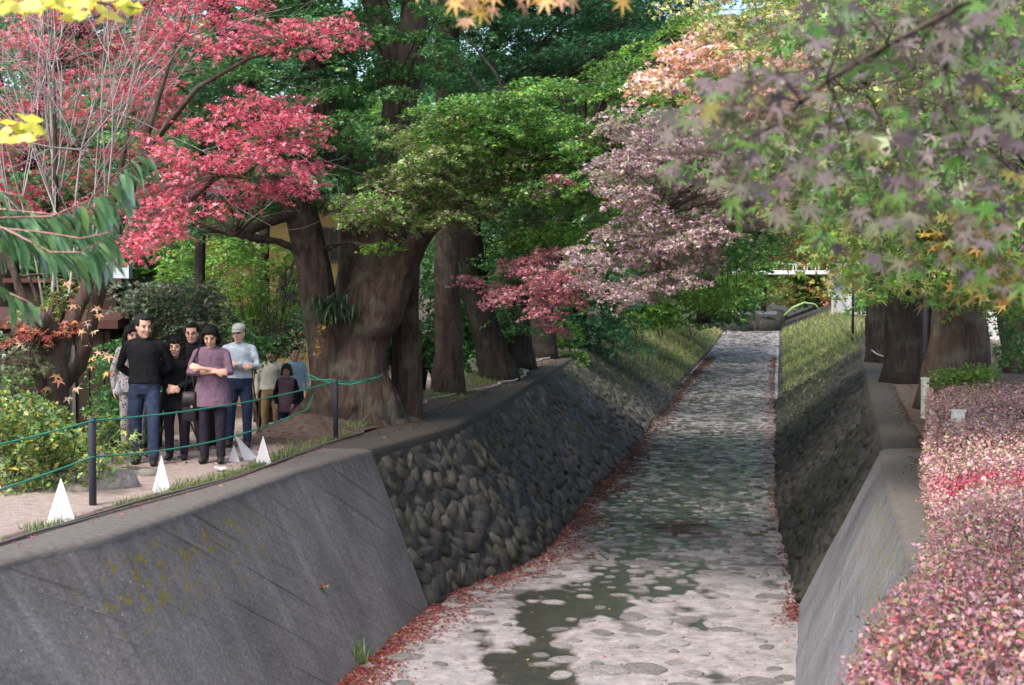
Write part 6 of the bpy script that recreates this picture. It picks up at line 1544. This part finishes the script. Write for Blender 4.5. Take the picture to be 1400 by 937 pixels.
# man in the black sweater, hands behind his back
person('tall man in black turtleneck sweater and blue jeans with hands behind his back', gp(197, 16.35), .10, 1.73, 'black', 'jeans', 'hairg',
    [((.29, .10, 1.12), (.06, .20, .98), ((-.8, .1, -.5), (0, 1, 0))), ((-.29, .10, 1.12), (-.06, .21, .94), ((.8, .1, -.5), (0, 1, 0)))], legs=((.13, -.20, .02), (-.10, .06, 0)), head=(.55, .12), build=1.06, collar=.055, toplen=.93, group=PG)
person('woman with curly black hair in black clothes clasping her hands', gp(241, 16.7), .05, 1.45, 'black', 'plum', 'hair',
    [((.25, -.02, 1.10), (.045, -.24, 1.03), ((-.85, -.15, -.35), (0, -1, .2))), ((-.25, -.02, 1.10), (-.045, -.23, 1.05), ((.85, -.2, -.4), (0, -1, .2)))], head=(-.05, .05), build=1.06, female=True, tunic=.70, hairstyle='curly', group=PG, sleeve=.9)
person('bespectacled man in dark jacket standing behind the two women', gp(263, 17.7), .15, 1.60, 'black', 'plum', 'hair', [DN(1), DN(-1)], head=(-.1, .1), glasses=True, group=PG, collar=.03)
w5, ln5, hc5, R5 = person('woman in mauve tunic with bowed head and folded arms', gp(290, 16.35), .0, 1.60, 'mauve', 'plum', 'hair',
    [((.25, -.10, 1.13), (-.07, -.25, 1.20), ((-1, -.05, .25), (0, -1, .3))), ((-.25, -.10, 1.13), (.09, -.22, 1.15), ((1, -.1, .05), (0, -1, .2)))], lean=.10, head=(.08, .42), build=1.12, female=True, tunic=.70, hairstyle='bob', group=PG, sleeve=.45, belly=.02)
m6, ln6, hc6, R6 = person('man in grey cap and pale blue shirt with arms crossed', gp(327, 17.9), .12, 1.56, 'shirt', 'dkjeans', 'hairg',
    [((.26, -.05, 1.13), (.0, -.24, 1.17), ((-1, -.1, .1), (0, -1, .3))), ((-.26, -.05, 1.12), (.05, -.22, 1.14), ((1, -.1, .05), (0, -1, .2)))], legs=((.11, -.05, .02), (-.14, .02, 0)), head=(-.3, .12), build=1.03, hairstyle='sides', cap='capm', group=PG, toplen=.96, collar=.03)
person('person in beige vest and tan trousers whose head is hidden by leaves', gp(370, 24.8), .1, 1.66, 'vest', 'tan', 'hair', [DN(1), DN(-1)], detail=.013, shoes='shoeb', build=1.05, group=PG, collar=.03, toplen=.93)
person('small woman in mauve tunic with black sleeves and jeans next to the huge maple', gp(392, 23.6), -.1, 1.42, 'mauve', 'jeans', 'hairb', [((.24, -.02, 1.10), (.17, -.16, .92), ((-.1, -.5, -.8), (1, 0, 0))), ((-.24, -.02, 1.10), (-.17, -.16, .92), ((.1, -.5, -.8), (-1, 0, 0)))],
    head=(.1, .25), female=True, tunic=.74, hairstyle='bob', sleevemat='black', detail=.012, group=PG)
p9, *_ = person('person in light blue top half hidden behind the small woman in mauve', gp(403, 26.0), .4, 1.60, 'lightblue', 'dkjeans', 'hair', [DN(1), DN(-1)], detail=.014, group=PG)
person('person in grey patterned clothes mostly hidden behind the man in black', gp(181, 17.9), .3, 1.60, 'grey', 'grey', 'hair', [DN(1), DN(-1)], head=(.3, .2), female=True, tunic=.80, hairstyle='bob', group=PG, detail=.012)
person('distant person in dark clothes walking behind the straight grey trunk', gp(586, 36), .5, 1.62, 'grey', 'dkjeans', 'hair', [DN(1), DN(-1)], legs=((.10, -.12, 0), (-.1, .14, 0)), detail=.016)
person('distant person in dark blue between the dark trunks of the left bank', gp(676, 40), .2, 1.65, 'dkjeans', 'plum', 'hair', [DN(1), DN(-1)], detail=.018)
# bags
def bag(label, c, sz, strap, rz=0, mat='bagm'):
    root = thing('shoulder_bag', label, 'bag', c, rz); mb = MB(); x, y, z = sz
    mb.loft([(0, 0, -z, x*.96, y*.9), (0, 0, -z+.01, x, y), (0, 0, z*.5, x*.98, y), (0, 0, z, x*.92, y*.7)], 24, 5); mb.build('pouch', M[mat], root, True)
    f = MB(); f.loft([(0, -.006, z*.05, x*1.02, y*1.04), (0, -.003, z*.6, x*1.01, y*1.05), (0, 0, z*1.04, x*.94, y*.74)], 24, 5); f.build('flap', M[mat], root, True)
    s = MB(); s.tube([V_(q)-V_(c) for q in strap], .013, 6); s.build('strap', M[mat], root, True)
    k = MB(); k.box(x*.3, x*.55, -y-.012, -y-.002, -.01, .02); k.build('buckle', M['metal'], root); return root
g5 = gp(290, 16.35); bx = V_((g5[0]-.25, g5[1]-.06, .66))
bag('dark shoulder bag hanging from the woman in the mauve tunic', tuple(bx), (.085, .07, .17), [bx+V_((-.06, 0, .15)), bx+V_((-.01, -.04, .4)), V_((g5[0]-.16, g5[1]-.15, 1.26)), V_((g5[0]-.12, g5[1]-.04, 1.385)), V_((g5[0]-.14, g5[1]+.08, 1.25)), bx+V_((.0, .13, .35)), bx+V_((.06, .02, .15))])
g10 = gp(572, 35.6); bag('black bag carried by the distant person behind the grey trunk', (g10[0], g10[1], g10[2]+.68), (.19, .09, .24), [(g10[0]-.1, g10[1], g10[2]+.9), (g10[0], g10[1], g10[2]+1.05), (g10[0]+.1, g10[1], g10[2]+.9)])
g2 = gp(164, 17.5); mb = MB(); mb.loft([(0, 0, 0, .05, .03), (0, 0, .05, .055, .035), (0, 0, .10, .03, .02), (0, 0, .16, .008, .008)], 12); tag(mb.build('pouch', M['white'], None, True, at=(g2[0]+.0, g2[1]-.1, .72)), 'small white pouch held by the hidden person in grey patterned clothes', 'pouch')
# necklace of the woman in black
